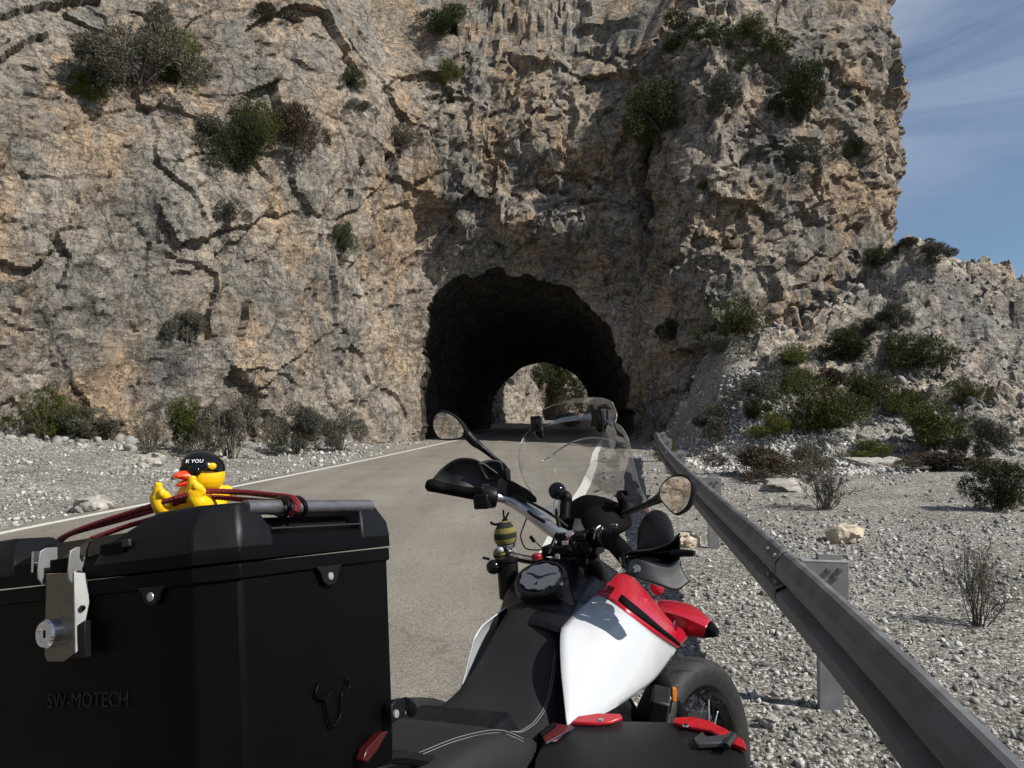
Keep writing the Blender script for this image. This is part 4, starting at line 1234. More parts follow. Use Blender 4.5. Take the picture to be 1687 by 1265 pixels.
for dk in (0, .035):
    line = [seat_pt(x, -.96 - dk + .20 * (.755 - x) / .385) for x in np.arange(.755, .37, -.012)]
    xe = line[-1][0]
    line += [seat_pt(xe - .012 * (1 - abs(1 - q / 14.0)) - .05 * (q / 28) + dk * .25, -.76 - dk + 1.6 * q / 28) for q in range(1, 29)]
    MB().tube(line, .0009, 5).build("stitching", M_THREAD, seat, angle=180)

for dv in (0, 5):
    MB().tube([LZ(u, v + dv, z + .006) for u, v, z in ((862, 1217, .812), (846, 1209, .826), (826, 1203, .842), (800, 1204, .854), (750, 1216, .866), (690, 1240, .874))], .0008, 5, 6).build("stitching", M_THREAD, seat, angle=180)
# grab handle and tail under the top case
MB().loft([[L(664, 1160, .19) + np.array([0, a, b]) for a, b in ((.02, .012), (-.02, .014), (-.03, -.01), (.02, -.014))],
           [L(700, 1158, .19) + np.array([0, a, b]) for a, b in ((.02, .012), (-.03, .013), (-.04, -.02), (.02, -.022))],
           [L(742, 1168, .175) + np.array([0, a, b]) for a, b in ((.02, .008), (-.03, .009), (-.03, -.02), (.02, -.022))],
           [L(786, 1184, .15) + np.array([0, a, b]) for a, b in ((.008, .002), (-.008, .002), (-.008, -.006), (.008, -.006))]]).build("grab_handle", M_GREYP, bike, bevel=.004, angle=50)
tail = MB()
tail.loft([[np.array([x, y * w, z]) for y, z in ((-1, .80), (-.9, .70), (.9, .70), (1, .80), (.8, .845), (-.8, .845))] for x, w in ((-.42, .07), (-.30, .10), (-.05, .13), (.2, .14), (.4, .13))])
tail.build("tail_unit", M_BLACK, bike, bevel=.006)
MB().box((-.40, 0, .77), (.03, .16, .05)).build("tail_light", plain("red lens", (.35, .01, .012), .2), bike, bevel=.006)
# luggage rack under the top case
rk = MB()
for y in (-.11, .11): rk.tube([(.12, y, .86), (-.05, y, .93), (-.36, y, .955)], .010, 8, 4)
for x in (-.05, -.2, -.34): rk.tube([(x, -.12, .945), (x, .12, .945)], .009, 8)
rk.build("luggage_rack", M_BLACK, bike)

# --- engine: crankcase, finned cylinder heads sticking out sideways, header
eng = MB()
eng.loft([[np.array([x, y * w, z]) for y, z in ((-1, .36), (-.7, .27), (.7, .27), (1, .36), (.95, .56), (.5, .68), (-.5, .68), (-.95, .56))] for x, w in ((.42, .14), (.6, .19), (.95, .20), (1.12, .15), (1.18, .08))])
engine = eng.build("engine", M_BLACK, bike, bevel=.012)
for sgn in (-1, 1):
    c0 = np.array([.80, sgn * .17, .52]); c1 = np.array([.82, sgn * .30, .60])
    ax_ = (c1 - c0) / np.linalg.norm(c1 - c0)
    R = np.stack([np.array([1, 0, 0]), ax_, np.cross(np.array([1, 0, 0]), ax_)], 1)
    q = MB()
    for k in range(8):
        q.box(c0 + ax_ * (.012 + k * .0125), (.165 - .004 * k, .0055, .155 - .003 * k), R)
    q.box((c0 + c1) / 2 - ax_ * .02, (.115, .13, .105), R)
    q.build("cylinder_fins", M_BLACK, engine, bevel=.0015)
    q = MB(); q.box(c1 + ax_ * .012, (.135, .06, .115), R, .8)
    q.box(c1 + ax_ * .045, (.055, .03, .085), R).box(c1 + ax_ * .030 + np.array([.05, 0, 0]), (.02, .05, .09), R)
    q.build("valve_cover", M_GREYP, engine, bevel=.008)
tg = [L(1107, 1158, -.30), L(1118, 1146, -.30), L(1121, 1150, -.30), L(1111, 1165, -.30)]
oils = MB()
def slab(pts, n, th): return MB().prism([p for p in pts], [p + np.asarray(n) * th for p in pts])
# control box with a white sticker beside the front cylinder, ribbed cover below it
bx0 = L(1086, 1168, -.20)
Rb = frame(.25, -.25, .15)
cb = MB().box(bx0, (.10, .05, .09), Rb).build("coil_box", M_GREYP, bike, bevel=.006)
MB().box(bx0 + Rb @ np.array([.012, -.026, .010]), (.016, .002, .045), Rb).build("sticker", M_LABEL, cb)
q = MB()
for k in range(4): q.box(bx0 + Rb @ np.array([.050 + .012 * k, -.012, -.018]), (.006, .045, .06), Rb)
q.box(bx0 + Rb @ np.array([.066, .0, -.018]), (.055, .035, .068), Rb)
q.build("ribbed_cover", M_BLACK, bike, bevel=.003)
pip = MB()
pip.tube([(1.10, -.30, .60), (1.19, -.27, .48), (1.12, -.20, .30), (.8, -.17, .22), (.3, -.19, .25)], .021, 10, 6).tube([(1.10, .30, .60), (1.19, .27, .48), (1.12, .20, .30), (.8, .17, .22), (.3, .19, .25)], .021, 10, 6)
pip.build("exhaust_pipe", plain("exhaust steel", (.12, .10, .09), .4, .9, var=.2, scale=20), bike)
fr_ = MB()
for y in (-.13, .13): fr_.tube([(1.02, y * .4, .98), (.9, y, .72), (.5, y * 1.1, .66), (.3, y, .72)], .016, 8, 5)
fr_.build("frame", M_REDM, bike)

# --- wheels
def wheel(C, fwd, axl, r, rw, name, sp=36):
    """C hub centre, fwd and axl unit vectors, r tyre radius, rw half tyre width"""
    fwd = np.array(fwd, float); axl = np.array(axl, float); up = np.cross(axl, fwd); up = up if up[2] > 0 else -up
    rimr = r - .086
    hub = MB().lathe([(.0, -.055), (.048, -.055), (.048, -.035), (.026, -.028), (.026, .028), (.048, .035), (.048, .055), (.0, .055)], C, axl, 20)
    w = hub.build(name, M_BLACK, bike, angle=30)
    me = bpy.data.meshes.new("tyre"); n, m_ = 128, 20; V = []; uv = []
    cs = [(-.62, .000), (-.80, .014), (-.98, .040), (-1.0, .058), (-.93, .068), (-.80, .077), (-.60, .082), (-.3, .0855), (0, .086), (.3, .0855), (.60, .082), (.80, .077), (.93, .068), (1.0, .058), (.98, .040), (.80, .014), (.62, .000), (.3, -.004), (-.3, -.004)]
    for i in range(n):
        t = 2 * math.pi * i / n; d = fwd * math.cos(t) + up * math.sin(t)
        for a, h in cs: V.append(C + d * (rimr + h) + axl * rw * a)
    k = len(cs)
    F = [(i * k + j, i * k + (j + 1) % k, ((i + 1) % n) * k + (j + 1) % k, ((i + 1) % n) * k + j) for i in range(n) for j in range(k)]
    me.from_pydata([tuple(p) for p in V], [], F)
    ul = me.uv_layers.new(name="UVMap")
    for pi, p in enumerate(me.polygons):
        i, j = divmod(pi, k)
        for li, vi, (di, dj) in zip(p.loop_indices, p.vertices, ((0, 0), (0, 1), (1, 1), (1, 0))):
            ul.data[li].uv = ((i + di) / n, (j + dj) / k)
    me.update(); sharpen(me, 60); me.materials.append(M_TYRE)
    link(bpy.data.objects.new("tyre", me), w)
    rim = MB(); rg = []
    for i in range(96):
        t = 2 * math.pi * i / 96; d = fwd * math.cos(t) + up * math.sin(t)
        rg.append([C + d * (rimr + h) + axl * rw * a for a, h in ((-.70, .012), (-.70, -.004), (-.5, -.012), (-.3, -.026), (.3, -.026), (.5, -.012), (.70, -.004), (.70, .012), (.3, .0), (-.3, .0))])
    rg.append(rg[0]); rim.loft(rg, caps=False); rim.build("rim", M_GLOSS, w, angle=40)
    s = MB()
    for i in range(sp):
        t = 2 * math.pi * (i + .5) / sp; s_ = 1 if i % 2 else -1; t2 = t + (.45 if (i // 2) % 2 else -.45)
        d = fwd * math.cos(t) + up * math.sin(t); d2 = fwd * math.cos(t2) + up * math.sin(t2)
        s.tube([C + d2 * .046 + axl * .042 * s_, C + d * (rimr - .024) + axl * rw * .25 * s_], .0026, 5)
    o = s.build("spokes", M_CHROME, w); 
    return w, fwd, axl, up
def tyre_material():
    m, nt, b = new_mat("tyre rubber")
    uvn = nt.nodes.new("ShaderNodeUVMap"); sx_ = nt.nodes.new("ShaderNodeSeparateXYZ"); nt.links.new(uvn.outputs["UV"], sx_.inputs["Vector"])
    def mth(op, a, b_=None, c=None):
        n = nt.nodes.new("ShaderNodeMath"); n.operation = op
        for i, x in enumerate((a, b_, c)):
            if x is None: continue
            if hasattr(x, "links"): nt.links.new(x, n.inputs[i])
            else: n.inputs[i].default_value = x
        return n.outputs[0]
    u, v = sx_.outputs["X"], sx_.outputs["Y"]
    c = mth('ABSOLUTE', mth('SUBTRACT', v, 8 / 19))                     # distance from the crown
    ph = mth('FRACT', mth('ADD', mth('MULTIPLY', u, 22), mth('MULTIPLY', c, 3.2)))
    g = mth('LESS_THAN', mth('ABSOLUTE', mth('SUBTRACT', ph, .5)), .085)
    band = mth('MULTIPLY', mth('GREATER_THAN', c, .02), mth('LESS_THAN', c, .20))
    groove = mth('MULTIPLY', g, band)
    nz = nt.nodes.new("ShaderNodeTexNoise"); nz.inputs["Scale"].default_value = 60; nz.inputs["Detail"].default_value = 5
    tc = nt.nodes.new("ShaderNodeTexCoord"); nt.links.new(tc.outputs["Object"], nz.inputs["Vector"])
    r = ramp(nt, [(.3, (.011, .011, .011)), (.7, (.026, .0255, .025))]); nt.links.new(nz.outputs["Fac"], r.inputs["Fac"])
    nt.links.new(mixc(nt, groove, r.outputs["Color"], (.0015, .0015, .0015)), b.inputs["Base Color"])
    b.inputs["Roughness"].default_value = .72
    bp = nt.nodes.new("ShaderNodeBump"); bp.inputs["Strength"].default_value = 1; bp.inputs["Distance"].default_value = .014
    nt.links.new(mth('SUBTRACT', 1.0, groove), bp.inputs["Height"]); nt.links.new(bp.outputs["Normal"], b.inputs["Normal"])
    return m
M_TYRE = tyre_material()
def dirl(x): d = np.linalg.inv(BM) @ np.array(x, float); return d / np.linalg.norm(d)
HEAD = math.radians(50)
FW = np.linalg.inv(BM) @ (np.array([.565, 2.315, .345]) - BO)
fwd = dirl((math.cos(HEAD), math.sin(HEAD), 0)); axl = dirl((math.sin(HEAD), -math.cos(HEAD), .10)); axl -= fwd * (axl @ fwd); axl /= np.linalg.norm(axl)
fw, *_x = wheel(FW, fwd, axl, .330, .056, "front_wheel")
for s_ in (-1, 1):
    MB().lathe([(.135, -.002), (.135, .002), (.095, .002), (.095, -.002), (.135, -.002)], FW + axl * .056 * s_, axl, 40).build("brake_disc", M_STAIN, fw)
wheel(np.array([0, 0, .325]), (1, 0, 0), (0, -1, 0), .325, .075, "rear_wheel")
# fork: two legs from the axle up to the yokes, leaning back
up_f = np.array([-.43, -.02, .90]); 
for s_ in (-1, 1):
    fk = MB()
    a = FW + axl * .085 * s_ - fwd * .03; b_ = np.array([1.05, .03, 1.04]) + axl * .095 * s_
    fk.tube([a - (b_ - a) * .02, a + (b_ - a) * .52], .029, 14)
    fk.tube([a + (b_ - a) * .50, b_], .024, 14)
    fk.build("fork_leg", M_BLACK, bike)
MB().box(FW + axl * .128 - fwd * .03 + (np.array([1.05, .03, 1.04]) - FW) * .42, (.018, .012, .040), frame(-.35, .1, -.3)).build("side_reflector", M_ORANGE, bike, bevel=.004)
for s_ in (-1, 1): MB().box(FW + axl * .075 * s_ - fwd * .10 + np.array([0, 0, .10]), (.06, .05, .11)).build("brake_caliper", M_GREYP, bike, bevel=.01)

# --- front mudguard beak over the wheel
Zb = .80
bk_t = [LZ(1080, 990, .835), LZ(1108, 992, .838), LZ(1140, 1000, .832), LZ(1162, 1017, .822), LZ(1184, 1043, .800)]
bk_b = [LZ(1085, 1028, .790), LZ(1108, 1040, .785), LZ(1130, 1046, .785), LZ(1160, 1050, .785), LZ(1183, 1049, .793)]
BG = coons(bk_t, bk_b, [bk_t[0], LZ(1082, 1010, .84), bk_b[0]], [bk_t[-1], bk_b[-1]], 24, 10, (0, 0, .016))
cut = 19
bk = MB().grid(BG[:, :cut + 1]).build("front_mudguard", M_RED, bike, angle=45, solid=.012)
MB().grid(BG[:, cut:]).build("mudguard_tip", M_MATT, bk, angle=45, solid=.014)
MB().ball(L(1082, 968, -.20), (.022, .022, .022), 16).build("brake_hose_cap", M_RED, bike)

# --- bars, grips, levers, guards
bar = MB()
bar.tube([L(812, 818, .265), L(835, 822, .235), L(862, 836, .18), L(890, 858, .12), L(915, 876, .06), L(945, 890, 0), L(962, 894, -.04)], [.016, .018, .0205, .0205, .0205, .0205, .0205, .019], 18, 6)
MB().tube([L(955, 892, -.03), LD(975, 893, 2.12), LD(1003, 886, 2.04)], .0125, 12, 4).build('bar_end', M_BLACK, bike)
hb = bar.build("handlebar", M_STEEL, bike, angle=60)
hb.modifiers.clear()
MB().tube([L(716, 801, .435), L(735, 805, .41), L(770, 812, .34), L(795, 817, .29)], [.019, .0185, .0175, .0175], 16, 4).lathe([(.0, -.012), (.016, -.010), (.020, 0), (.020, .02), (.012, .03)], L(717, 801, .433), L(717, 801, .433) - L(770, 812, .34), 14).build("grip", M_MATT, hb)
MB().tube([LD(1003, 885, 2.04), LD(1022, 905, 1.95), LD(1046, 935, 1.84)], [.024, .0245, .022], 16, 4).build("grip", M_MATT, hb)
# left switch cluster, with the wire clip in front of it
sw = MB()
c0 = L(802, 818, .275); ax_ = L(830, 822, .24) - L(770, 812, .34); ax_ /= np.linalg.norm(ax_)
sw.lathe([(.0, -.035), (.028, -.034), (.034, -.02), (.034, .02), (.028, .034), (.0, .035)], c0, ax_, 16)
sw.box(c0 + np.array([-.03, 0, -.012]), (.03, .05, .045))
sw.box(c0 - ax_ * .01 + np.array([-.02, .0, .022]), (.03, .035, .02))
cl = sw.build("switch_cluster", M_BLACK, hb, bevel=.005)
MB().tube([L(783, 832, .30), L(784, 812, .30), L(792, 800, .30), L(806, 799, .29), L(800, 815, .285), L(795, 834, .285)], .0016, 6, 5).build("switch_trim", M_CHROME, cl)
# clutch perch, mirror clamp
pc = MB()
pc.loft([[L(u, v, y) + np.array([0, 0, dz]) for u, v, y, dz in q] for q in
         ([(826, 792, .25, .012), (826, 806, .25, .0), (818, 812, .25, 0), (818, 798, .25, .012)],
          [(846, 798, .20, .012), (846, 816, .20, .0), (838, 818, .22, 0), (838, 800, .22, .012)],
          [(872, 812, .15, .010), (872, 826, .15, .0), (866, 828, .17, 0), (866, 812, .17, .010)],
          [(885, 822, .12, .004), (885, 828, .12, .0), (880, 828, .14, 0), (880, 822, .14, .004)])])
pc.box(L(832, 787, .245), (.028, .03, .055))
pc.build("clutch_perch", M_BLACK, hb, bevel=.004)
# left hand guard: a shell bowed forward of the grip
hg = coons([L(712, 790, .45), L(728, 772, .425), L(748, 758, .385), L(765, 754.5, .355), L(790, 760, .31), L(828, 786, .25)],
           [L(714, 806, .45), L(735, 803, .42), L(760, 803, .37), L(800, 806, .31), L(830, 800, .25)],
           [L(712, 790, .45), L(714, 806, .45)], [L(828, 786, .25), L(830, 800, .25)], 20, 12, (.022, 0, -.002))
MB().grid(hg).build("hand_guard", M_GREYP, hb, angle=60, solid=.004)
hg2 = coons([L(786, 763, .315), L(806, 758, .285), L(826, 760, .255)], [L(800, 790, .30), L(815, 792, .28), L(831, 792, .25)], [L(786, 763, .315), L(800, 790, .30)], [L(826, 760, .255), L(831, 792, .25)], 10, 8, (.02, 0, 0))
MB().grid(hg2).build("guard_bracket", M_GREYP, hb, angle=60, solid=.005)
lv = MB().tube([L(820, 808, .26) + np.array([.05, 0, 0]), L(790, 800, .31) + np.array([.06, 0, 0]), L(750, 795, .38) + np.array([.055, 0, 0]), L(732, 794, .41) + np.array([.05, 0, 0])], [.008, .007, .006, .008], 8, 4)
lv.build("clutch_lever", M_BLACK, hb)
# right side: throttle housing, brake reservoir, lever, guard
th = MB()
th.loft([[LD(u, v, d) + np.array(o) for o in ((0, 0, .03), (0, -.02, .02), (0, -.03, -.01), (0, 0, -.03), (0, .03, -.01), (0, .03, .02))] for u, v, d in ((962, 892, 2.12), (975, 886, 2.10), (992, 884, 2.06), (1003, 890, 2.02))])
thr = th.build("throttle_housing", M_GLOSS, hb, bevel=.006)
MB().tube([LD(978, 888, 1.98), LD(982, 872, 1.99), LD(990, 866, 2.0), LD(992, 872, 1.99), LD(984, 884, 1.985)], .0022, 6, 5).build("throttle_trim", M_STAIN, thr)
MB().box(LD(958, 884, 2.1), (.05, .04, .02)).box(LD(965, 900, 2.08), (.03, .03, .03)).build("kill_switch", M_BLACK, thr, bevel=.004)
# bowl of the right guard (inside faces us) and the grey outer lip
bw_top = [LD(1026, 912, 1.83), LD(1048, 909, 1.83), LD(1078, 905, 1.84), LD(1104, 895, 1.84), LD(1120, 879, 1.84)]
bw_bot = [LD(1030, 936, 1.80), LD(1052, 926, 1.80), LD(1075, 933, 1.79), (LD(1100, 934, 1.79)), LD(1119, 922, 1.80)]
bw = coons(bw_top, bw_bot, [bw_top[0], LD(1025, 925, 1.82), bw_bot[0]], [bw_top[-1], LD(1120, 900, 1.82), bw_bot[-1]], 20, 10, (.06, 0, 0))
gd = MB().grid(bw).build("hand_guard", M_GLOSS, hb, angle=60, solid=.003)
MB().tube([p + np.array([-.001, 0, .002]) for p in bw[0][2:]], .0016, 6).build("guard_rim", M_GREYP, gd)
lp_top = [LD(1036, 926, 1.80), LD(1046, 921.5, 1.80), LD(1060, 924, 1.79), LD(1085, 932, 1.785), LD(1104, 933, 1.785), LD(1119, 920, 1.795)]
lp_bot = [LD(1030, 945, 1.79), LD(1055, 955, 1.77), LD(1085, 964, 1.755), LD(1114, 973, 1.75), LD(1136, 959, 1.77)]
lp = coons(lp_top, lp_bot, [lp_top[0], lp_bot[0]], [lp_top[-1], LD(1124, 940, 1.785), lp_bot[-1]], 20, 10, (0, 0, 0))
MB().grid(lp).build("guard_lip", M_GREYP, gd, angle=30, solid=.008)
sc = LD(1049, 937, 1.775); sa = dirl(-ray(1049, 937))
MB().lathe([(.0, 0), (.0095, 0), (.0095, .004), (.006, .005), (.0045, .002), (.0, .002)], sc, sa, 14).build("guard_screw", M_CHROME, gd)
MB().tube([LD(1106, 912, 1.820), LD(1125, 911, 1.800), LD(1144, 911.5, 1.780)], [.0085, .0095, .007], 10, 4).build("brake_lever", M_BLACK, hb)
MB().tube([LD(1020, 905, 1.92), LD(1024, 928, 1.86), LD(1028, 938, 1.80)], .003, 6, 5).build("throttle_cable", M_CHROME, hb)
# fairing side seen through the screen, right of the instrument
dm = coons([LD(1052, 872, 2.02), LD(1064, 850, 2.04), LD(1080, 845, 2.05), LD(1096, 856, 2.04), LD(1110, 882, 2.0)], [LD(1050, 905, 1.90), LD(1078, 906, 1.88), LD(1108, 896, 1.86)],
           [LD(1052, 872, 2.02), LD(1050, 905, 1.90)], [LD(1110, 882, 2.0), LD(1108, 896, 1.86)], 18, 12, (.02, -.01, .03))
fs = MB().grid(dm).build("fairing_side", M_BLACK, bike, angle=60, solid=.004)
MB().box(LD(1072, 897, 1.95), (.03, .02, .016)).build("indicator", M_REDM, fs, bevel=.004)

# --- clamp, yoke, ignition
yk = MB()
yk.box(L(945, 893, 0) + np.array([0, 0, .012]), (.05, .09, .035)).box(L(944, 905, 0), (.075, .17, .03)).box(L(952, 925, -.01), (.11, .10, .04))
yoke = yk.build("top_yoke", M_BLACK, bike, bevel=.006)
MB().lathe([(.0, 0), (.013, 0), (.013, .018), (.009, .020), (.0, .020)], LD(940, 886, 2.12), dirl((-.2, -.6, .8)), 12).box(LD(933, 894, 2.10), (.022, .02, .012)).build("bar_clamp_bolt", plain("pinkish anodised clamp", (.62, .47, .47), .25, .9), yoke, bevel=.002)
q = MB()
for u, v, s_ in ((948, 899, .010), (955, 905, .009), (938, 903, .008), (960, 893, .007), (965, 912, .008), (944, 917, .007), (972, 905, .006)):
    q.tube([LD(u - 7, v - 5, 2.10), LD(u, v + 3, 2.08), LD(u + 7, v - 2, 2.09)], s_ * .42, 6, 3)
q.build("cable_bundle", M_GLOSS, yoke)
for u, v in ((885, 914),): MB().lathe([(.0, 0), (.015, 0), (.015, .014), (.010, .017), (.0, .017)], L(u, v + 8, .06), (0, 0, 1), 16).build("fork_cap", plain("dark red cap", (.20, .006, .008), .4), yoke, bevel=.002)
MB().lathe([(.0, 0), (.007, 0), (.007, .012), (.0, .014)], LD(919, 920, 2.05), (0, 0, 1), 10).build("ignition_key", M_CHROME, yoke)
st = MB().tube([L(903, 912, .06), L(913, 890, .05), L(921, 870, .045), L(917, 850, .06), L(915, 838, .06)], .006, 8, 4)
st.build("stay_rod", M_BLACK, yoke)
# reservoir, ball mounts, loose cables
rs = MB().lathe([(.0, -.075), (.024, -.073), (.030, -.068), (.030, .030), (.033, .034), (.033, .042), (.0, .045)], L(837, 944, .16), (0, 0, 1), 22)
resv = rs.build("fluid_reservoir", M_BLACK, bike, angle=30)
MB().tube([L(838, 915, .16), L(870, 922, .12), L(905, 925, .07)], .012, 8, 3).build("reservoir_bracket", M_BLACK, resv)
ba = MB().ball(L(918, 809, .06), .027, 20).build("ball_mount", M_GLOSS, bike)
MB().tube([L(914, 824, .06), L(912, 848, .065)], .0035, 8).tube([L(922, 824, .055), L(921, 850, .06)], .0035, 8).build("mount_post", M_CHROME, ba)
MB().ball(L(932, 822, .045), (.020, .020, .026), 16).tube([L(932, 828, .045), L(930, 855, .045)], .018, 10).build("mount_arm", M_BLACK, ba)
MB().tube([L(870, 848, .17), L(862, 868, .17), L(858, 884, .17), L(865, 902, .16), L(880, 906, .12), L(895, 905, .09)], .0022, 6, 6).build("loose_cable", M_BLACK, bike)
us = MB().tube([L(895, 906, .08), L(886, 896, .10), L(879, 890, .11)], .0018, 6, 4).tube([L(880, 892, .11), L(874, 884, .115)], .0055, 8)
us.build("usb_plug", M_BLACK, bike)
q = MB()
q.tube([L(838, 812, .22), L(870, 826, .15), L(905, 845, .08), L(935, 868, .03)], .0045, 8, 5).tube([L(840, 830, .22), L(870, 848, .16), L(900, 868, .10), L(930, 885, .03)], .004, 8, 5)
q.build("control_cable", M_BLACK, hb)
mst = MB()
mst.tube([LD(897, 860, 2.2), LD(880, 850, 2.24), LD(870, 842, 2.26)], .005, 8, 3)
mst.build("brake_hose", M_BLACK, hb)

# --- instrument cowl, phone bracket
cw_top = [L(922, 850, .09), L(940, 836, .06), L(958, 825, .03), L(972, 822, 0), (L(1000, 828, -.05)), L(1032, 842, -.10)]
cw_bot = [L(925, 880, .085), L(950, 884, .03), L(980, 884, -.03), L(1010, 880, -.08), L(1035, 868, -.11)]
cwg = coons(cw_top, cw_bot, [cw_top[0], cw_bot[0]], [cw_top[-1], cw_bot[-1]], 20, 12, (-.035, 0, .0))
cowl = MB().grid(cwg).build("instrument_cowl", M_MATT, bike, angle=60, solid=-.03)
dg = [L(945, 878, .02) + np.array([-.03, 0, 0]), L(950, 852, .02) + np.array([-.02, 0, 0]), L(1012, 855, -.07) + np.array([-.03, 0, 0]), L(1012, 876, -.07) + np.array([-.04, 0, 0])]
MB().prism(dg, [p + np.array([.012, 0, 0]) for p in dg]).build("display", plain("dark display", (.010, .012, .016), .12), cowl, bevel=.003)
pb = MB().tube([L(1030, 845, -.11), L(1026, 825, -.11), L(1020, 815, -.11)], [.018, .016, .012], 8, 3).box(L(1027, 812, -.115), (.02, .035, .016)).tube([L(1028, 812, -.115), L(1036, 809, -.12)], .006, 8)
pb.build("phone_bracket", M_BLACK, cowl, bevel=.002)
MB().box(L(1021, 862, -.10) + np.array([-.05, 0, 0]), (.012, .02, .010)).build("cowl_screw", M_CHROME, cowl, bevel=.002)

# --- windscreen with its clip-on spoiler
w_t = [L(857, 733, .192), L(866, 715, .185), L(885, 702, .15), L(922, 694, .07), L(960, 690.5, -.01), L(1000, 693, -.10), L(1022, 702, -.150), L(1035, 722, -.175)]
w_l = [L(857, 733, .192), L(855, 760, .2), L(862, 788, .2), L(878, 815, .18), L(885, 836, .17), L(886, 858, .15)]
w_r = [L(1035, 722, -.175), L(1044, 765, -.185), L(1056, 806, -.195), L(1077, 842, -.205), L(1096, 868, -.215), L(1110, 890, -.22)]
w_b = [L(886, 858, .15), L(930, 850, .08), L(975, 855, 0), L(1040, 868, -.12), L(1110, 890, -.22)]
wg = coons(w_t, w_b, w_l, w_r, 26, 26, (.030, 0, .0))
ws = MB().grid(wg).build("windscreen", M_SCREEN, bike, angle=180)
rimp = np.concatenate([wg[::-1, 0], wg[0], wg[:, -1]])
MB().tube(rimp, .0013, 6).build("screen_edge", M_EDGE, ws, angle=180)
rd_ = [L(890, 761, .12), L(905, 752, .10), L(922, 738, .07), L(945, 727, .03), L(976, 721.5, -.03), L(1005, 726, -.09), L(1030, 735, -.145)]
rd_ = [p + np.array([.018 * math.sin(math.pi * k / 6), 0, 0]) for k, p in enumerate(rd_)]
MB().tube(rd_, [.0008, .0022, .0030, .0026, .0020, .0012], 6, 6).build("screen_ridge", M_EDGE, ws, angle=180)
s_t = [L(896, 676, .135), L(915, 668, .10), L(946, 659, .03), L(973, 655.5, -.03), L(996, 656.5, -.08), L(1012, 663, -.115)]
s_b = [L(897, 703, .135), L(922, 697, .08), L(947, 693, .03), L(976, 691, -.03), L(998, 699, -.085), L(1017, 696, -.125)]
sg = coons(s_t, s_b, [s_t[0], L(892, 690, .14), s_b[0]], [s_t[-1], L(1019, 682, -.125), s_b[-1]], 20, 10, (.03, 0, 0))
sg = sg - np.array([.018, 0, 0])
spo = MB().grid(sg).build("screen_spoiler", M_SMOKE, ws, angle=180)
MB().tube(np.concatenate([sg[::-1, 0], sg[0], sg[:, -1], sg[-1, ::-1]]), .0012, 6).build("spoiler_edge", M_EDGE, spo, angle=180)
for u, v, y, u2, v2 in ((889, 700, .145, 893, 718), (989, 690, -.07, 991, 708)):
    q = MB(); a = L(u, v, y) - np.array([.02, 0, 0]); b_ = L(u2, v2, y) - np.array([.015, 0, 0])
    q.tube([a + (a - b_) * .55, a, b_, b_ + (b_ - a) * .25], [.011, .017, .014, .006], 10, 3)
    q.box(a + (a - b_) * .1, (.02, .036, .05)).box(a - (a - b_) * .4 + np.array([0, .015, 0]), (.014, .02, .02))
    q.build("spoiler_clamp", M_GLOSS, spo, bevel=.003)
q = MB()
for u in (1000, 1007): q.tube([L(u, 668, -.10), L(u + 1, 700, -.10)], .0035, 6)
q.build("spoiler_arm", M_BLACK, spo)

# --- mirrors: dished shell, glass, stem
def mirror(px, x0, tiltv, depth, grow, stem, srad):
    P = np.array([LX(u, v, x0) for u, v in px]); c = P.mean(0)
    nrm = np.array(tiltv, float); nrm /= np.linalg.norm(nrm)
    # slide the outline onto the tilted mirror plane along the sight lines
    Mi = np.linalg.inv(BM); o = Mi @ (EYEV - BO); Q = []
    for (u, v) in px:
        d = Mi @ ray(u, v); t = ((c - o) @ nrm) / (d @ nrm); Q.append(o + d * t)
    Q = crv(np.array(Q + [Q[0]]), 5)[:-1]
    c = Q.mean(0)
    out = c + (Q - c) * grow
    sh = MB().loft([out + nrm * .003, c + (Q - c) * (grow + .05) - nrm * .006, c + (Q - c) * (grow - .02) - nrm * .020, c + (Q - c) * .66 - nrm * depth])
    s = sh.build("mirror_shell", M_BLACK, bike, angle=50)
    MB().prism(Q - nrm * .001, Q + nrm * .0042).build("mirror_glass", M_MIRROR, s, smooth=False)
    MB().tube(stem, srad, 12, 5).build("mirror_stem", M_BLACK, s)
ml_px = [(717, 686), (726, 680), (739, 681.5), (752, 690), (762, 702), (765, 711), (760, 720), (743, 722.5), (727, 721.5), (719, 713), (715, 701)]
mirror(ml_px, 1.09, (-1, -.02, .02), .035, 1.10, [L(766, 712, .37), L(780, 727, .345), L(793, 737, .32), L(815, 755, .285), L(833, 771, .25), L(833, 785, .25)], [.016, .015, .011, .0075, .0075, .010])
mr_px = [(1089, 806), (1098, 793), (1112, 785.5), (1128, 786), (1138, 794), (1140, 806), (1136, 825), (1128, 838), (1116, 845), (1107, 841), (1096, 829), (1089, 818)]
mirror(mr_px, .78, (-.96, .26, .10), .04, 1.09, [LD(1028, 846, 2.14), LD(1050, 838, 2.06), LD(1072, 828, 1.95), LD(1088, 820, 1.86), LD(1094, 816, 1.83)], [.010, .0085, .009, .013, .017])

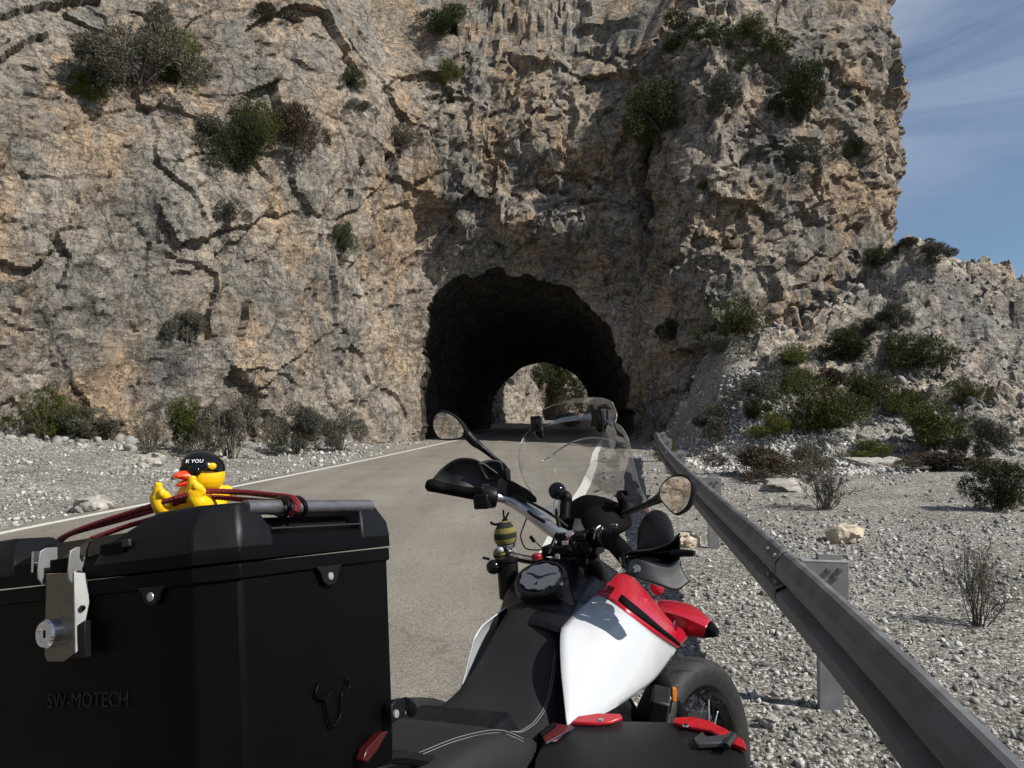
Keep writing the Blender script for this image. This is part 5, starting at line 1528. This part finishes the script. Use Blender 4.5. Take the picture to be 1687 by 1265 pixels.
# ------------------------------------------------------------------ top case
TO = np.array([-.28749, .77572, 1.33301])
TM = frame(math.radians(66.358), math.radians(9.951), math.radians(-6.842))
def TL(u, v, ax, val): return on_plane(TM, TO, u, v, ax, val)
M_CASE = plain("black powder coat", (.0018, .0018, .0023), 0.46, spec=.07, bump=.25, bscale=1400, bdist=.0004, rvar=.06, var=.1, scale=10)
M_CASEP = plain("case corner plastic", (.0032, .0034, .0040), 0.46, spec=.22, bump=.3, bscale=900, bdist=.0006, rvar=.06)
tc_ = root_at("top_case", TM, TO, "large black top case on the motorcycle's rack with a silver latch", "luggage case")
PLAN = [(-.034, .0336), (0, 0), (.279, 0), (.312, .036), (.312, .41), (.279, .445), (0, .445), (-.034, .41)]
def ins(P, d):
    c = np.array([.139, .2225]); out = []
    for x, y in P: out.append((x + (d if x < .139 else -d), y + (d if y < .2225 else -d)))
    return out
def pz(P, z): return [np.array([x, y, z]) for x, y in P]
lean_in = [(x + (.004 if x < .139 else -.004), y + (.004 if y < .2 else -.004)) for x, y in PLAN]
MB().loft([pz(ins(PLAN, .012), -.275), pz(ins(PLAN, .010), -.24), pz(ins(PLAN, .004), -.016)]).build("case_body", M_CASE, tc_, bevel=.004, seg=3)
rimb = MB().loft([pz(ins(PLAN, .0035), -.019), pz(ins(PLAN, .0012), -.017), pz(ins(PLAN, .0012), -.002), pz(ins(PLAN, .004), -.0015)]).build("body_rim", M_CASE, tc_, bevel=.001)
lid = MB().loft([pz(ins(PLAN, .000), .0005), pz(ins(PLAN, .000), .014), pz(ins(PLAN, .003), .026), pz(ins(PLAN, .058), .050), pz(ins(PLAN, .075), .051)]).build("lid", M_CASE, tc_, bevel=.0009)
def corner(base, mid, top, z0=.012, z1=.034, z2=.064):
    return MB().loft([pz(base, z0), pz(mid, z1), pz(top, z2)]).build("lid_corner", M_CASEP, lid, bevel=.004, seg=3)
rear_r = ([(.052, -.0012), (-.0005, -.0012), (-.0352, .034), (-.0352, .185), (.052, .185)], [(.050, .001), (.002, .001), (-.032, .036), (-.032, .170), (.050, .170)], [(.036, .014), (.012, .014), (-.014, .042), (-.014, .105), (.036, .105)])
corner(*rear_r)
corner([(.215, -.0012), (.2795, -.0012), (.3132, .036), (.3132, .16), (.215, .16)], [(.217, .001), (.277, .001), (.310, .037), (.310, .15), (.217, .15)], [(.232, .014), (.262, .014), (.290, .044), (.290, .10), (.232, .10)])
def my(P): return [(x, .445 - y) for x, y in P][::-1]
rear_l = tuple(my(P) for P in ([(.052, -.0012), (-.0005, -.0012), (-.0352, .034), (-.0352, .125), (.052, .125)], [(.050, .001), (.002, .001), (-.032, .036), (-.032, .115), (.050, .115)], [(.036, .014), (.012, .014), (-.014, .042), (-.014, .09), (.036, .09)]))
corner(*rear_l, z2=.060)
corner(*tuple(my(P) for P in ([(.215, -.0012), (.2795, -.0012), (.3132, .036), (.3132, .16), (.215, .16)], [(.217, .001), (.277, .001), (.310, .037), (.310, .15), (.217, .15)], [(.232, .014), (.262, .014), (.290, .044), (.290, .10), (.232, .10)])))
for yv, zr in ((.013, .058), (.432, .046)):
    rl_ = MB().tube([(.022, yv, zr), (.255, yv, zr)], .0085, 14)
    rl_.build("lid_rail", plain("anodised rail", (.26, .26, .265), .42, .9, rvar=.08, scale=60), lid)
MB().prism(pz([(.05, .022), (.218, .022), (.218, .055), (.05, .055)], .030), pz([(.05, .030), (.218, .030), (.218, .050), (.05, .050)], .048)).build("rail_recess", M_MATT, lid, bevel=.002)
MB().box((.134, .004, .0335), (.166, .003, .002)).build("recess_edge", M_GREYP, lid)
# strap eye let into the corner block
MB().box((-.0335, .150, .030), (.006, .040, .012)).build("strap_eye", M_MATT, lid, bevel=.002)
MB().box((-.0350, .128, .0335), (.004, .012, .008)).build("strap_eye_plate", M_GREYP, lid, bevel=.001)
# riveted tabs hanging from the rim
def tab(c, ux, n, s=1.0):
    c = np.array(c); ux = np.array(ux, float); n = np.array(n, float)
    P = [(-.024, .0), (.024, 0), (.017, -.008), (.013, -.018), (.006, -.023), (-.006, -.023), (-.013, -.018), (-.017, -.008)]
    A = [c + ux * a * s + np.array([0, 0, b * s]) for a, b in P]; B = [p + n * .003 for p in A]
    t = MB().prism(A, B).build("rim_tab", M_CASEP, tc_, bevel=.0008)
    MB().lathe([(.0, 0), (.0048, 0), (.0044, .0012), (.0, .0016)], c + n * .003 + np.array([0, 0, -.0125 * s]), n, 16).build("rivet", plain("dull rivet", (.34, .34, .35), .42, .4), t)
tab((TL(541, 941, 1, 0)[0], -.0, -.016), (1, 0, 0), (0, -1, 0))
tab((-.032, TL(252, 970, 0, -.032)[1], -.016), (0, 1, 0), (-1, 0, 0), .8)
# embossed head badge on the side and lettering on the rear face
hd = [[(519, 1142), (524, 1130), (532, 1124)], [(519, 1142), (526, 1150), (538, 1150), (545, 1140)], [(570, 1118), (576, 1126), (572, 1136), (562, 1146), (562, 1172), (556, 1188), (548, 1198)], [(536, 1152), (540, 1178), (546, 1196)]]
q = MB()
for pl in hd: q.tube([TL(u, v, 1, .0036) for u, v in pl], .0017, 6, 5)
q.build("embossed_badge", M_CASE, tc_, angle=180)
def text_mesh(name, body, size, depth, M4, mat, parent, shear=0):
    cu_ = bpy.data.curves.new(name, 'FONT'); cu_.body = body; cu_.size = size; cu_.extrude = depth; cu_.align_x = 'CENTER'; cu_.align_y = 'CENTER'; cu_.shear = shear
    cu_.resolution_u = 3
    tmp = bpy.data.objects.new("tmp", cu_); COL.objects.link(tmp)
    me = bpy.data.meshes.new_from_object(tmp.evaluated_get(bpy.context.evaluated_depsgraph_get()))
    bpy.data.objects.remove(tmp)
    me.name = name; me.transform(M4); me.materials.clear(); me.materials.append(mat)
    return link(bpy.data.objects.new(name, me), parent)
def basis(c, ux, uy, uz):
    T = np.eye(4); T[:3, 0] = ux; T[:3, 1] = uy; T[:3, 2] = uz; T[:3, 3] = c
    return Matrix(T.tolist())
lc = TL(140, 1155, 0, -.030); lw = abs(TL(72, 1155, 0, -.03)[1] - TL(205, 1155, 0, -.03)[1])
text_mesh("embossed_lettering", "SW-MOTECH", lw / 5.9, .0003, basis(lc + np.array([.002, 0, 0]), (0, -1, 0), (0, 0, 1), (-1, 0, 0)), M_CASEP, tc_)
# latch on the rear face
XR_ = -.0345
def R_(u, v, x=XR_): return TL(u, v, 0, x)
pl_ = [R_(76, 945, -.046), R_(120, 943, -.046), R_(122, 1077, -.046), R_(104, 1090, -.046), R_(78, 1090, -.046), R_(73, 1080, -.046)]
latch = MB().prism(pl_, [p + np.array([.002, 0, 0]) for p in pl_]).build("latch", M_STAIN, tc_, bevel=.0006)
fl_ = [R_(120, 943, -.046), R_(120, 943, -.046) + np.array([.013, -.003, -.002]), R_(122, 1077, -.046) + np.array([.013, -.004, .052]), R_(122, 1077, -.046) + np.array([.004, -.002, .004]), R_(122, 1077, -.046)]
fl2 = [p - np.array([0, .002, 0]) for p in fl_]
MB().prism(fl_, fl2).build("latch_flange", plain("lit flange steel", (.26, .26, .25), .42, .8, rvar=.08), latch, bevel=.0004)  # paler than the latch plate: its sunlit side is put into the colour
M_EAR_LIT = plain("lit ear steel", (.30, .30, .29), .42, .75, rvar=.08)  # same latch metal in a lit tone, sunlight painted into the colour
def ear(u, v, sgn):
    c = R_(u, v, -.040); P = []
    for a in np.linspace(0, 2 * math.pi, 20, endpoint=False): P.append((math.cos(a) * .0125, math.sin(a) * .0125))
    P = [(-.010, .026), (-.002, .030), (.013, .030), (.0135, -.002), (.010, -.009), (.003, -.0125), (-.005, -.011), (-.011, -.004), (-.012, .006)]
    A = [c + np.array([a * .9, sgn * 0, b]) for a, b in P]; B = [p + np.array([0, .0025, 0]) for p in A]
    e = MB().prism(A, B).build("latch_ear", M_EAR_LIT, latch, bevel=.0005)
    MB().lathe([(.0, 0), (.0042, 0), (.0042, .002), (.0, .0024)], c, (0, -1, 0), 12).build("hinge_pin", M_STAIN, e)
ear(128, 946, 1); ear(78, 946, 1)
hk = [R_(103, 920, -.036), R_(142, 892, -.038), R_(148, 890, -.038), R_(141, 908, -.038), R_(141, 918, -.036)]
MB().prism(hk, [p + np.array([.003, 0, .001]) for p in hk]).build("latch_hook", M_STAIN, latch, bevel=.0005)
MB().box(R_(103, 932, -.040), (.010, .030, .016)).build("latch_block", M_MATT, latch, bevel=.001)
lk = MB().lathe([(.0, -.002), (.0155, -.002), (.0155, .010), (.0135, .0125), (.009, .0125), (.008, .0115), (.0, .0115)], R_(90, 1042, -.047), (-1, 0, 0), 30).build("lock", M_CHROME, latch, angle=30)
MB().box(R_(90, 1042, -.047) + np.array([-.0118, 0, 0]), (.0012, .0016, .008)).build("keyhole", M_MATT, lk)
sp_ = [R_(138, 1028, -.036), R_(150, 1020, -.036), R_(151, 1082, -.036), R_(131, 1082, -.036)]
MB().prism(sp_, [p + np.array([-.008, .0, 0]) for p in sp_]).build("latch_bumper", M_CASEP, latch, bevel=.001)
MB().lathe([(.0, 0), (.0035, 0), (.003, .002), (.0, .0022)], R_(133, 1002, -.040) - np.array([0, .002, 0]), (0, -1, 0), 12).build("latch_rivet", M_STAIN, latch)
MB().box(R_(62, 925, -.030), (.012, .004, .024)).build("lid_clip", M_CHROME, lid)
# mounting bracket low at the front edge
bq = [TL(645, 1162, 1, -.008), TL(651, 1153, 1, -.008), TL(668, 1150, 1, -.008), TL(669, 1178, 1, -.008), TL(646, 1193, 1, -.008)]
br = MB().prism(bq, [p + np.array([0, .012, 0]) for p in bq]).build("mount_bracket", M_CASEP, tc_, bevel=.002)
MB().lathe([(.0, 0), (.0055, 0), (.005, .002), (.0, .0022)], TL(652, 1176, 1, -.008), (0, -1, 0), 14).build("bracket_screw", plain("screw", (.5, .5, .5), .35, .7), br)
MB().tube([TL(668, 1158, 1, -.002), TL(676, 1162, 1, .01), TL(678, 1172, 1, .02)], .008, 8, 3).build("clamp_knob", M_BLACK, br)
MB().box((.12, .20, -.295), (.26, .26, .03)).build("case_base", M_BLACK, tc_, bevel=.004)

_tb = lambda p: np.linalg.inv(BM) @ (TM @ p + TO - BO)
rr = [TL(u, v, 1, -.006) for u, v in ((598, 1252), (606, 1232), (630, 1206), (640, 1204), (622, 1236), (606, 1256))]
MB().prism([_tb(p) for p in rr], [_tb(p + np.array([0, .012, 0])) for p in rr]).build("tail_reflector", plain("dark red lens", (.045, .004, .004), .25), bike, bevel=.001)
# ------------------------------------------------------------------ right-hand side case, only its lid reaches into view
ZP = .795
pn = root_at("side_case", BM, BO, "black side case with red lid corners at the motorcycle's right rear, lower edge of photo", "luggage case")
pts = [(880, 1250), (898, 1212), (930, 1193), (960, 1189), (1045, 1188), (1130, 1190), (1172, 1203), (1232, 1240), (1260, 1420), (860, 1420)]
pp = [LZ(u, v, ZP) for u, v in pts]
cpp = np.mean(pp, axis=0)
def shr_(P, k, dz): return [cpp + (p - cpp) * k + np.array([0, 0, dz]) for p in P]
MB().loft([shr_(pp, .985, -.30), shr_(pp, .992, -.045)]).build("case_body", M_CASE, pn, bevel=.004)
plid = MB().loft([shr_(pp, 1.0, -.040), shr_(pp, 1.0, -.008), shr_(pp, .985, 0), shr_(pp, .90, .003)]).build("lid", plain("side case lid", (.0065, .0065, .007), .5, spec=.3, bump=.3, bscale=1000, bdist=.0006), pn, bevel=.003)
def patch(px, th=.008, mat=M_REDM, name="lid_corner", par=plid, z=ZP + .004):
    A = [LZ(u, v, z) for u, v in px]
    return MB().prism(A, [p + np.array([0, 0, th]) for p in A]).build(name, mat, par, bevel=.0025)
c1 = patch([(942, 1196), (952, 1186), (985, 1181), (1022, 1182), (1026, 1187), (1008, 1194), (982, 1197)])
MB().lathe([(.0, 0), (.006, 0), (.005, .003), (.0, .003)], LZ(990, 1187, ZP + .012), (0, 0, 1), 12).build("corner_screw", M_CHROME, c1)
c2 = patch([(1108, 1196), (1114, 1188), (1140, 1187), (1168, 1193), (1196, 1207), (1226, 1226), (1230, 1240), (1206, 1232), (1172, 1210), (1140, 1204)])
MB().lathe([(.0, 0), (.006, 0), (.005, .003), (.0, .003)], LZ(1130, 1196, ZP + .012), (0, 0, 1), 12).build("corner_screw", M_CHROME, c2)
st1 = patch([(888, 1210), (912, 1194), (944, 1198), (918, 1222), (900, 1226)], .004, plain("dark red strap", (.085, .010, .012), .4, var=.2, scale=60), "lid_strap", plid, ZP + .005)
MB().tube([LZ(889, 1212, ZP + .012), LZ(913, 1193, ZP + .014)], .0055, 10).build("strap_roller", M_MATT, st1)
MB().tube([LZ(900, 1225, ZP + .012), LZ(945, 1199, ZP + .012)], .0016, 6).build("strap_edge", M_CHROME, st1)
lt = patch([(1145, 1224), (1158, 1213), (1164, 1222), (1196, 1218), (1204, 1212), (1212, 1216), (1200, 1232), (1150, 1234)], .010, plain("grey latch metal", (.12, .12, .125), .4, .7), "lid_latch", plid, ZP + .006)
MB().tube([LZ(1196, 1230, ZP + .018), LZ(1209, 1212, ZP + .020)], .0065, 10).build("latch_roller", M_GREYP, lt)

# ------------------------------------------------------------------ rubber duck on the lid
def W(u, v, d): return ray(u, v) * d + EYEV
M_DUCK = plain("yellow rubber", (.80, .47, .004), .33, var=.03, scale=40)
M_BEAK = plain("orange red rubber", (.80, .060, .012), .35)
duckO = W(328, 852, .985)
duck = bpy.data.objects.new("rubber_duck", None); COL.objects.link(duck); duck.location = duckO
tag(duck, "yellow rubber duck in a black helmet and sunglasses tied on the top case", "toy duck")
DS = .985 / FPX
def D(u, v, dd=0.0): return W(u, v, .985 + dd) - W(328, 856, .985)
body = MB()
body.ball(D(322, 850), (.044, .036, .030), 20).ball(D(322, 828, .0), (.025, .024, .03), 16).ball(D(337, 788), (.0262, .0262, .0255), 24)
body.tube([D(350, 838, .01), D(366, 818, .015), D(376, 811, .018), D(382, 808, .02)], [.016, .012, .008, .003], 12, 4)
body.tube([D(370, 812, .017), D(392, 817, .018)], [.007, .003], 8)
# two raised arms ending in fists with one finger up
body.tube([D(305, 850, -.02), D(282, 848, -.035), D(266, 838, -.04), D(264, 824, -.038)], [.016, .013, .011, .0105], 14, 5)
body.ball(D(263, 826, -.038), (.0125, .0115, .0135), 14)
body.tube([D(258, 820, -.042), D(260, 809, -.043), D(262, 799, -.043)], [.0062, .0058, .0048], 10, 3)
for k, (u, v) in enumerate(((267, 817), (273, 821), (277, 826))): body.ball(D(u, v, -.046 + .003 * k), (.0050, .0060, .0068), 10)
body.tube([D(275, 834, -.045), D(283, 836, -.046)], [.006, .0045], 8)
body.tube([D(340, 838, -.02), D(332, 836, -.036), D(322, 826, -.042), D(320, 816, -.042)], [.015, .013, .011, .0105], 14, 5)
body.ball(D(321, 816, -.042), (.0125, .0115, .0135), 14)
body.tube([D(316, 808, -.046), D(316, 797, -.047), D(317, 788, -.047)], [.0062, .0058, .0048], 10, 3)
for k, (u, v) in enumerate(((323, 805), (329, 809), (333, 814))): body.ball(D(u, v, -.048 + .003 * k), (.0050, .0060, .0068), 10)
ob = body.build("body", M_DUCK, duck)
rm = ob.modifiers.new("fuse", 'REMESH'); rm.mode = 'VOXEL'; rm.voxel_size = .0012; rm.use_smooth_shade = True
sm = ob.modifiers.new("smooth", 'SMOOTH'); sm.factor = .5; sm.iterations = 4
Rk = np.array([[.93, .37, 0], [-.37, .93, 0], [0, 0, 1.0]])
bk1 = MB(); rings = []
for t, wy, hz in ((0, .011, .0085), (.3, .013, .0072), (.65, .0155, .0050), (.9, .013, .0030), (1, .006, .001)):
    cpt = D(316 - 31 * t, 789 - 8 * t + 7 * t * t, -.020 - .008 * t)
    rings.append([cpt + np.array([.35 * wy * math.cos(a), -wy * math.cos(a), hz * math.sin(a)]) for a in np.linspace(0, 2 * math.pi, 16, endpoint=False)])
bk1.loft(rings)
rings = []
for t, wy, hz in ((0, .009, .006), (.4, .0105, .0042), (.8, .010, .003), (1, .004, .001)):
    cpt = D(316 - 27 * t, 796 + 8 * t, -.020 - .007 * t)
    rings.append([cpt + np.array([.35 * wy * math.cos(a), -wy * math.cos(a), hz * math.sin(a)]) for a in np.linspace(0, 2 * math.pi, 16, endpoint=False)])
bk1.loft(rings)
bk1.build("beak", M_BEAK, duck)
# helmet: upper shell of a ball with a rolled edge and a small peak over the beak
hc = D(335, 774)
hl = MB(); rings = []
for ph in np.linspace(-.02, 1.53, 12):
    rings.append([hc + np.array([.0280 * math.cos(ph) * math.cos(a), .0280 * math.cos(ph) * math.sin(a), .0225 * math.sin(ph) - .0040 * math.cos(a) * math.cos(ph)]) for a in np.linspace(0, 2 * math.pi, 28, endpoint=False)])
hl.loft(rings)
helm = hl.build("helmet", M_GLOSS, duck)
sg_ = MB().ball(D(319, 779.5, -.0262), (.0112, .0055, .0082), 16, frame(-.35, 0, -.15)).tube([D(330, 775, -.024), D(345, 776, -.022), D(358, 779, -.010), D(361, 782, .006)], [.0022, .0026, .0030, .0030], 8, 4).ball(D(303, 778, -.0185), (.0062, .0045, .0065), 12)
sg_.build("sunglasses", M_GLOSS, duck)
MB().ball(D(349, 772.5, -.0208), (.0060, .0030, .0048), 12, frame(.45, 0, .35)).build("helmet_patch", M_DUCK, helm)
tn = -ray(321, 764); tn[2] += .55; tn /= np.linalg.norm(tn); tu = np.cross([0, 0, 1.0], tn); tu /= np.linalg.norm(tu)
text_mesh("helmet_lettering", "K YOU", .0070, .0003, basis(D(320, 764, -.0268), tu, np.cross(tn, tu), tn), plain("white print", (.75, .75, .75), .6), helm, .2)

# ------------------------------------------------------------------ bungee cord over the duck
def cord_material():
    m, nt, b = new_mat("red braided cord")
    tc = nt.nodes.new("ShaderNodeTexCoord")
    w = nt.nodes.new("ShaderNodeTexWave"); w.inputs["Scale"].default_value = 170; w.inputs["Distortion"].default_value = 6.0; w.bands_direction = 'DIAGONAL'
    nt.links.new(tc.outputs["Object"], w.inputs["Vector"])
    r = ramp(nt, [(.15, (.050, .003, .008)), (.5, (.20, .007, .018)), (.9, (.30, .011, .026))]); nt.links.new(w.outputs["Fac"], r.inputs["Fac"])
    nt.links.new(r.outputs["Color"], b.inputs["Base Color"]); b.inputs["Roughness"].default_value = .75
    bp = nt.nodes.new("ShaderNodeBump"); bp.inputs["Strength"].default_value = .8; bp.inputs["Distance"].default_value = .0015
    nt.links.new(w.outputs["Fac"], bp.inputs["Height"]); nt.links.new(bp.outputs["Normal"], b.inputs["Normal"])
    return m
M_CORD = cord_material()
cb_ = bpy.data.objects.new("bungee_cord", None); COL.objects.link(cb_); cb_.location = W(400, 815, .93)
tag(cb_, "dark red braided bungee cord stretched over the duck across the top case lid", "bungee cord")
def Wc(u, v, d): return W(u, v, d) - W(400, 815, .93)
MB().tube([Wc(90, 902, 1.045), Wc(97, 890, 1.035), Wc(118, 878, 1.02), Wc(160, 862, 1.00), Wc(210, 846, .975), Wc(255, 832, .945), Wc(295, 819, .935), Wc(325, 811, .94), Wc(345, 809, .955), Wc(400, 811, .945), Wc(450, 816, .91), Wc(480, 820, .875), Wc(490, 829, .850), Wc(487, 842, .845)], .0038, 12, 8).build("strand", M_CORD, cb_)
MB().tube([Wc(96, 900, 1.045), Wc(104, 888, 1.035), Wc(124, 877, 1.02), Wc(200, 856, .985), Wc(252, 841, .95), Wc(300, 826, .945), Wc(345, 819, .965), Wc(400, 823, .95), Wc(440, 826, .915), Wc(470, 826, .885), Wc(484, 824, .86), Wc(488, 836, .845), Wc(478, 848, .85)], .0034, 12, 8).build("strand", M_CORD, cb_)
MB().tube([Wc(150, 888, 1.03), Wc(205, 868, 1.02), Wc(240, 858, 1.0), Wc(300, 840, 1.0)], .0036, 10, 3).build("strand", M_CORD, cb_)
MB().tube([Wc(425, 842, .90), Wc(455, 844, .885), Wc(478, 845, .868)], .0036, 10, 4).build("strand", M_CORD, cb_)
hq = MB()
for k, (u, v) in enumerate(((470, 834), (497, 834))):
    d0 = .860
    hq.tube([Wc(u - 12, v - 14, d0 + .02), Wc(u - 3, v - 13, d0), Wc(u + 6, v - 3, d0 - .010), Wc(u + 6, v + 10, d0 - .006), Wc(u - 3, v + 15, d0 + .01), Wc(u - 14, v + 13, d0 + .022)], .0028, 8, 5)
hq.build("hook", M_BLACK, cb_)

# ------------------------------------------------------------------ knitted bee hanging under the left bar
def bee_material():
    m, nt, b = new_mat("striped knitting")
    tc = nt.nodes.new("ShaderNodeTexCoord"); s = nt.nodes.new("ShaderNodeSeparateXYZ")
    nt.links.new(mapping(nt, tc.outputs["Object"], rot=(0, .12, 0)), s.inputs["Vector"])
    md = nt.nodes.new("ShaderNodeMath"); md.operation = 'MULTIPLY_ADD'; md.inputs[1].default_value = 31.0; md.inputs[2].default_value = .25; nt.links.new(s.outputs["Z"], md.inputs[0])
    fr = nt.nodes.new("ShaderNodeMath"); fr.operation = 'FRACT'; nt.links.new(md.outputs[0], fr.inputs[0])
    r = ramp(nt, [(.0, (.012, .012, .010)), (.46, (.012, .012, .010)), (.52, (.17, .15, .035)), (.94, (.17, .15, .035)), (1, (.012, .012, .010))])
    nt.links.new(fr.outputs[0], r.inputs["Fac"]); nt.links.new(r.outputs["Color"], b.inputs["Base Color"]); b.inputs["Roughness"].default_value = .95
    v = nt.nodes.new("ShaderNodeTexVoronoi"); v.inputs["Scale"].default_value = 320; nt.links.new(tc.outputs["Object"], v.inputs["Vector"])
    bp = nt.nodes.new("ShaderNodeBump"); bp.inputs["Strength"].default_value = .7; bp.inputs["Distance"].default_value = .0015
    nt.links.new(v.outputs["Distance"], bp.inputs["Height"]); nt.links.new(bp.outputs["Normal"], b.inputs["Normal"])
    return m
M_BEE = bee_material()
beeO = W(832, 898, 2.26)
bee = bpy.data.objects.new("bee_toy", None); COL.objects.link(bee); bee.location = beeO
tag(bee, "yellow and black striped knitted bee toy hanging under the left handlebar", "soft toy")
def Bp(u, v, d=2.26): return W(u, v, d) - beeO
rings = []
for v, r in ((856, .008), (862, .020), (868, .029), (876, .035), (885, .0365), (892, .034), (896, .030), (900, .018)):
    c = Bp(832.5, v); rings.append([c + np.array([r * math.cos(a), r * math.sin(a), 0]) for a in np.linspace(0, 2 * math.pi, 20, endpoint=False)])
MB().loft(rings).build("body", M_BEE, bee, angle=180, sub=1)
MB().lathe([(.0, 0), (.028, .0), (.030, .008), (.026, .012), (.0, .013)], Bp(834, 900), (0, 0, 1), 18).build("belly_band", plain("grey knit", (.16, .15, .17), .95), bee)
hd_ = MB().ball(Bp(826, 913), (.026, .024, .023), 18).build("head", M_BEE, bee, angle=180)
for u, v, c in ((824.5, 905, (.52, .50, .58)), (840, 909, (.40, .40, .42))): MB().ball(Bp(u, v, 2.24), .0115 if u < 830 else .007, 14).build("eye", plain("bead eye", c, .2), hd_)
wg_ = [Bp(838, 902, 2.25), Bp(848, 905, 2.25), Bp(856, 918, 2.25), Bp(852, 926, 2.25), Bp(840, 918, 2.25)]
MB().prism(wg_, [p + np.array([0, .004, 0]) for p in wg_]).build("wing", plain("grey satin wing", (.35, .35, .36), .35), bee, bevel=.001)
MB().tube([Bp(829, 840), Bp(830, 850), Bp(832, 858)], .003, 8, 3).tube([Bp(838, 844), Bp(834, 852), Bp(832, 858)], .003, 8, 3).ball(Bp(832, 858), (.010, .010, .010), 10).tube([Bp(830, 860), Bp(818, 864), Bp(810, 862), Bp(809, 859)], [.004, .004, .004, .003], 8, 4).build("cord", M_MATT, bee)
bl = MB().ball(L(813, 934, .19), (.021, .021, .021), 18).lathe([(.0, 0), (.004, 0), (.004, .02), (.0, .02)], L(806, 921, .19), (0, 1, .2), 8).build("bar_bell", M_GLOSS, bike)
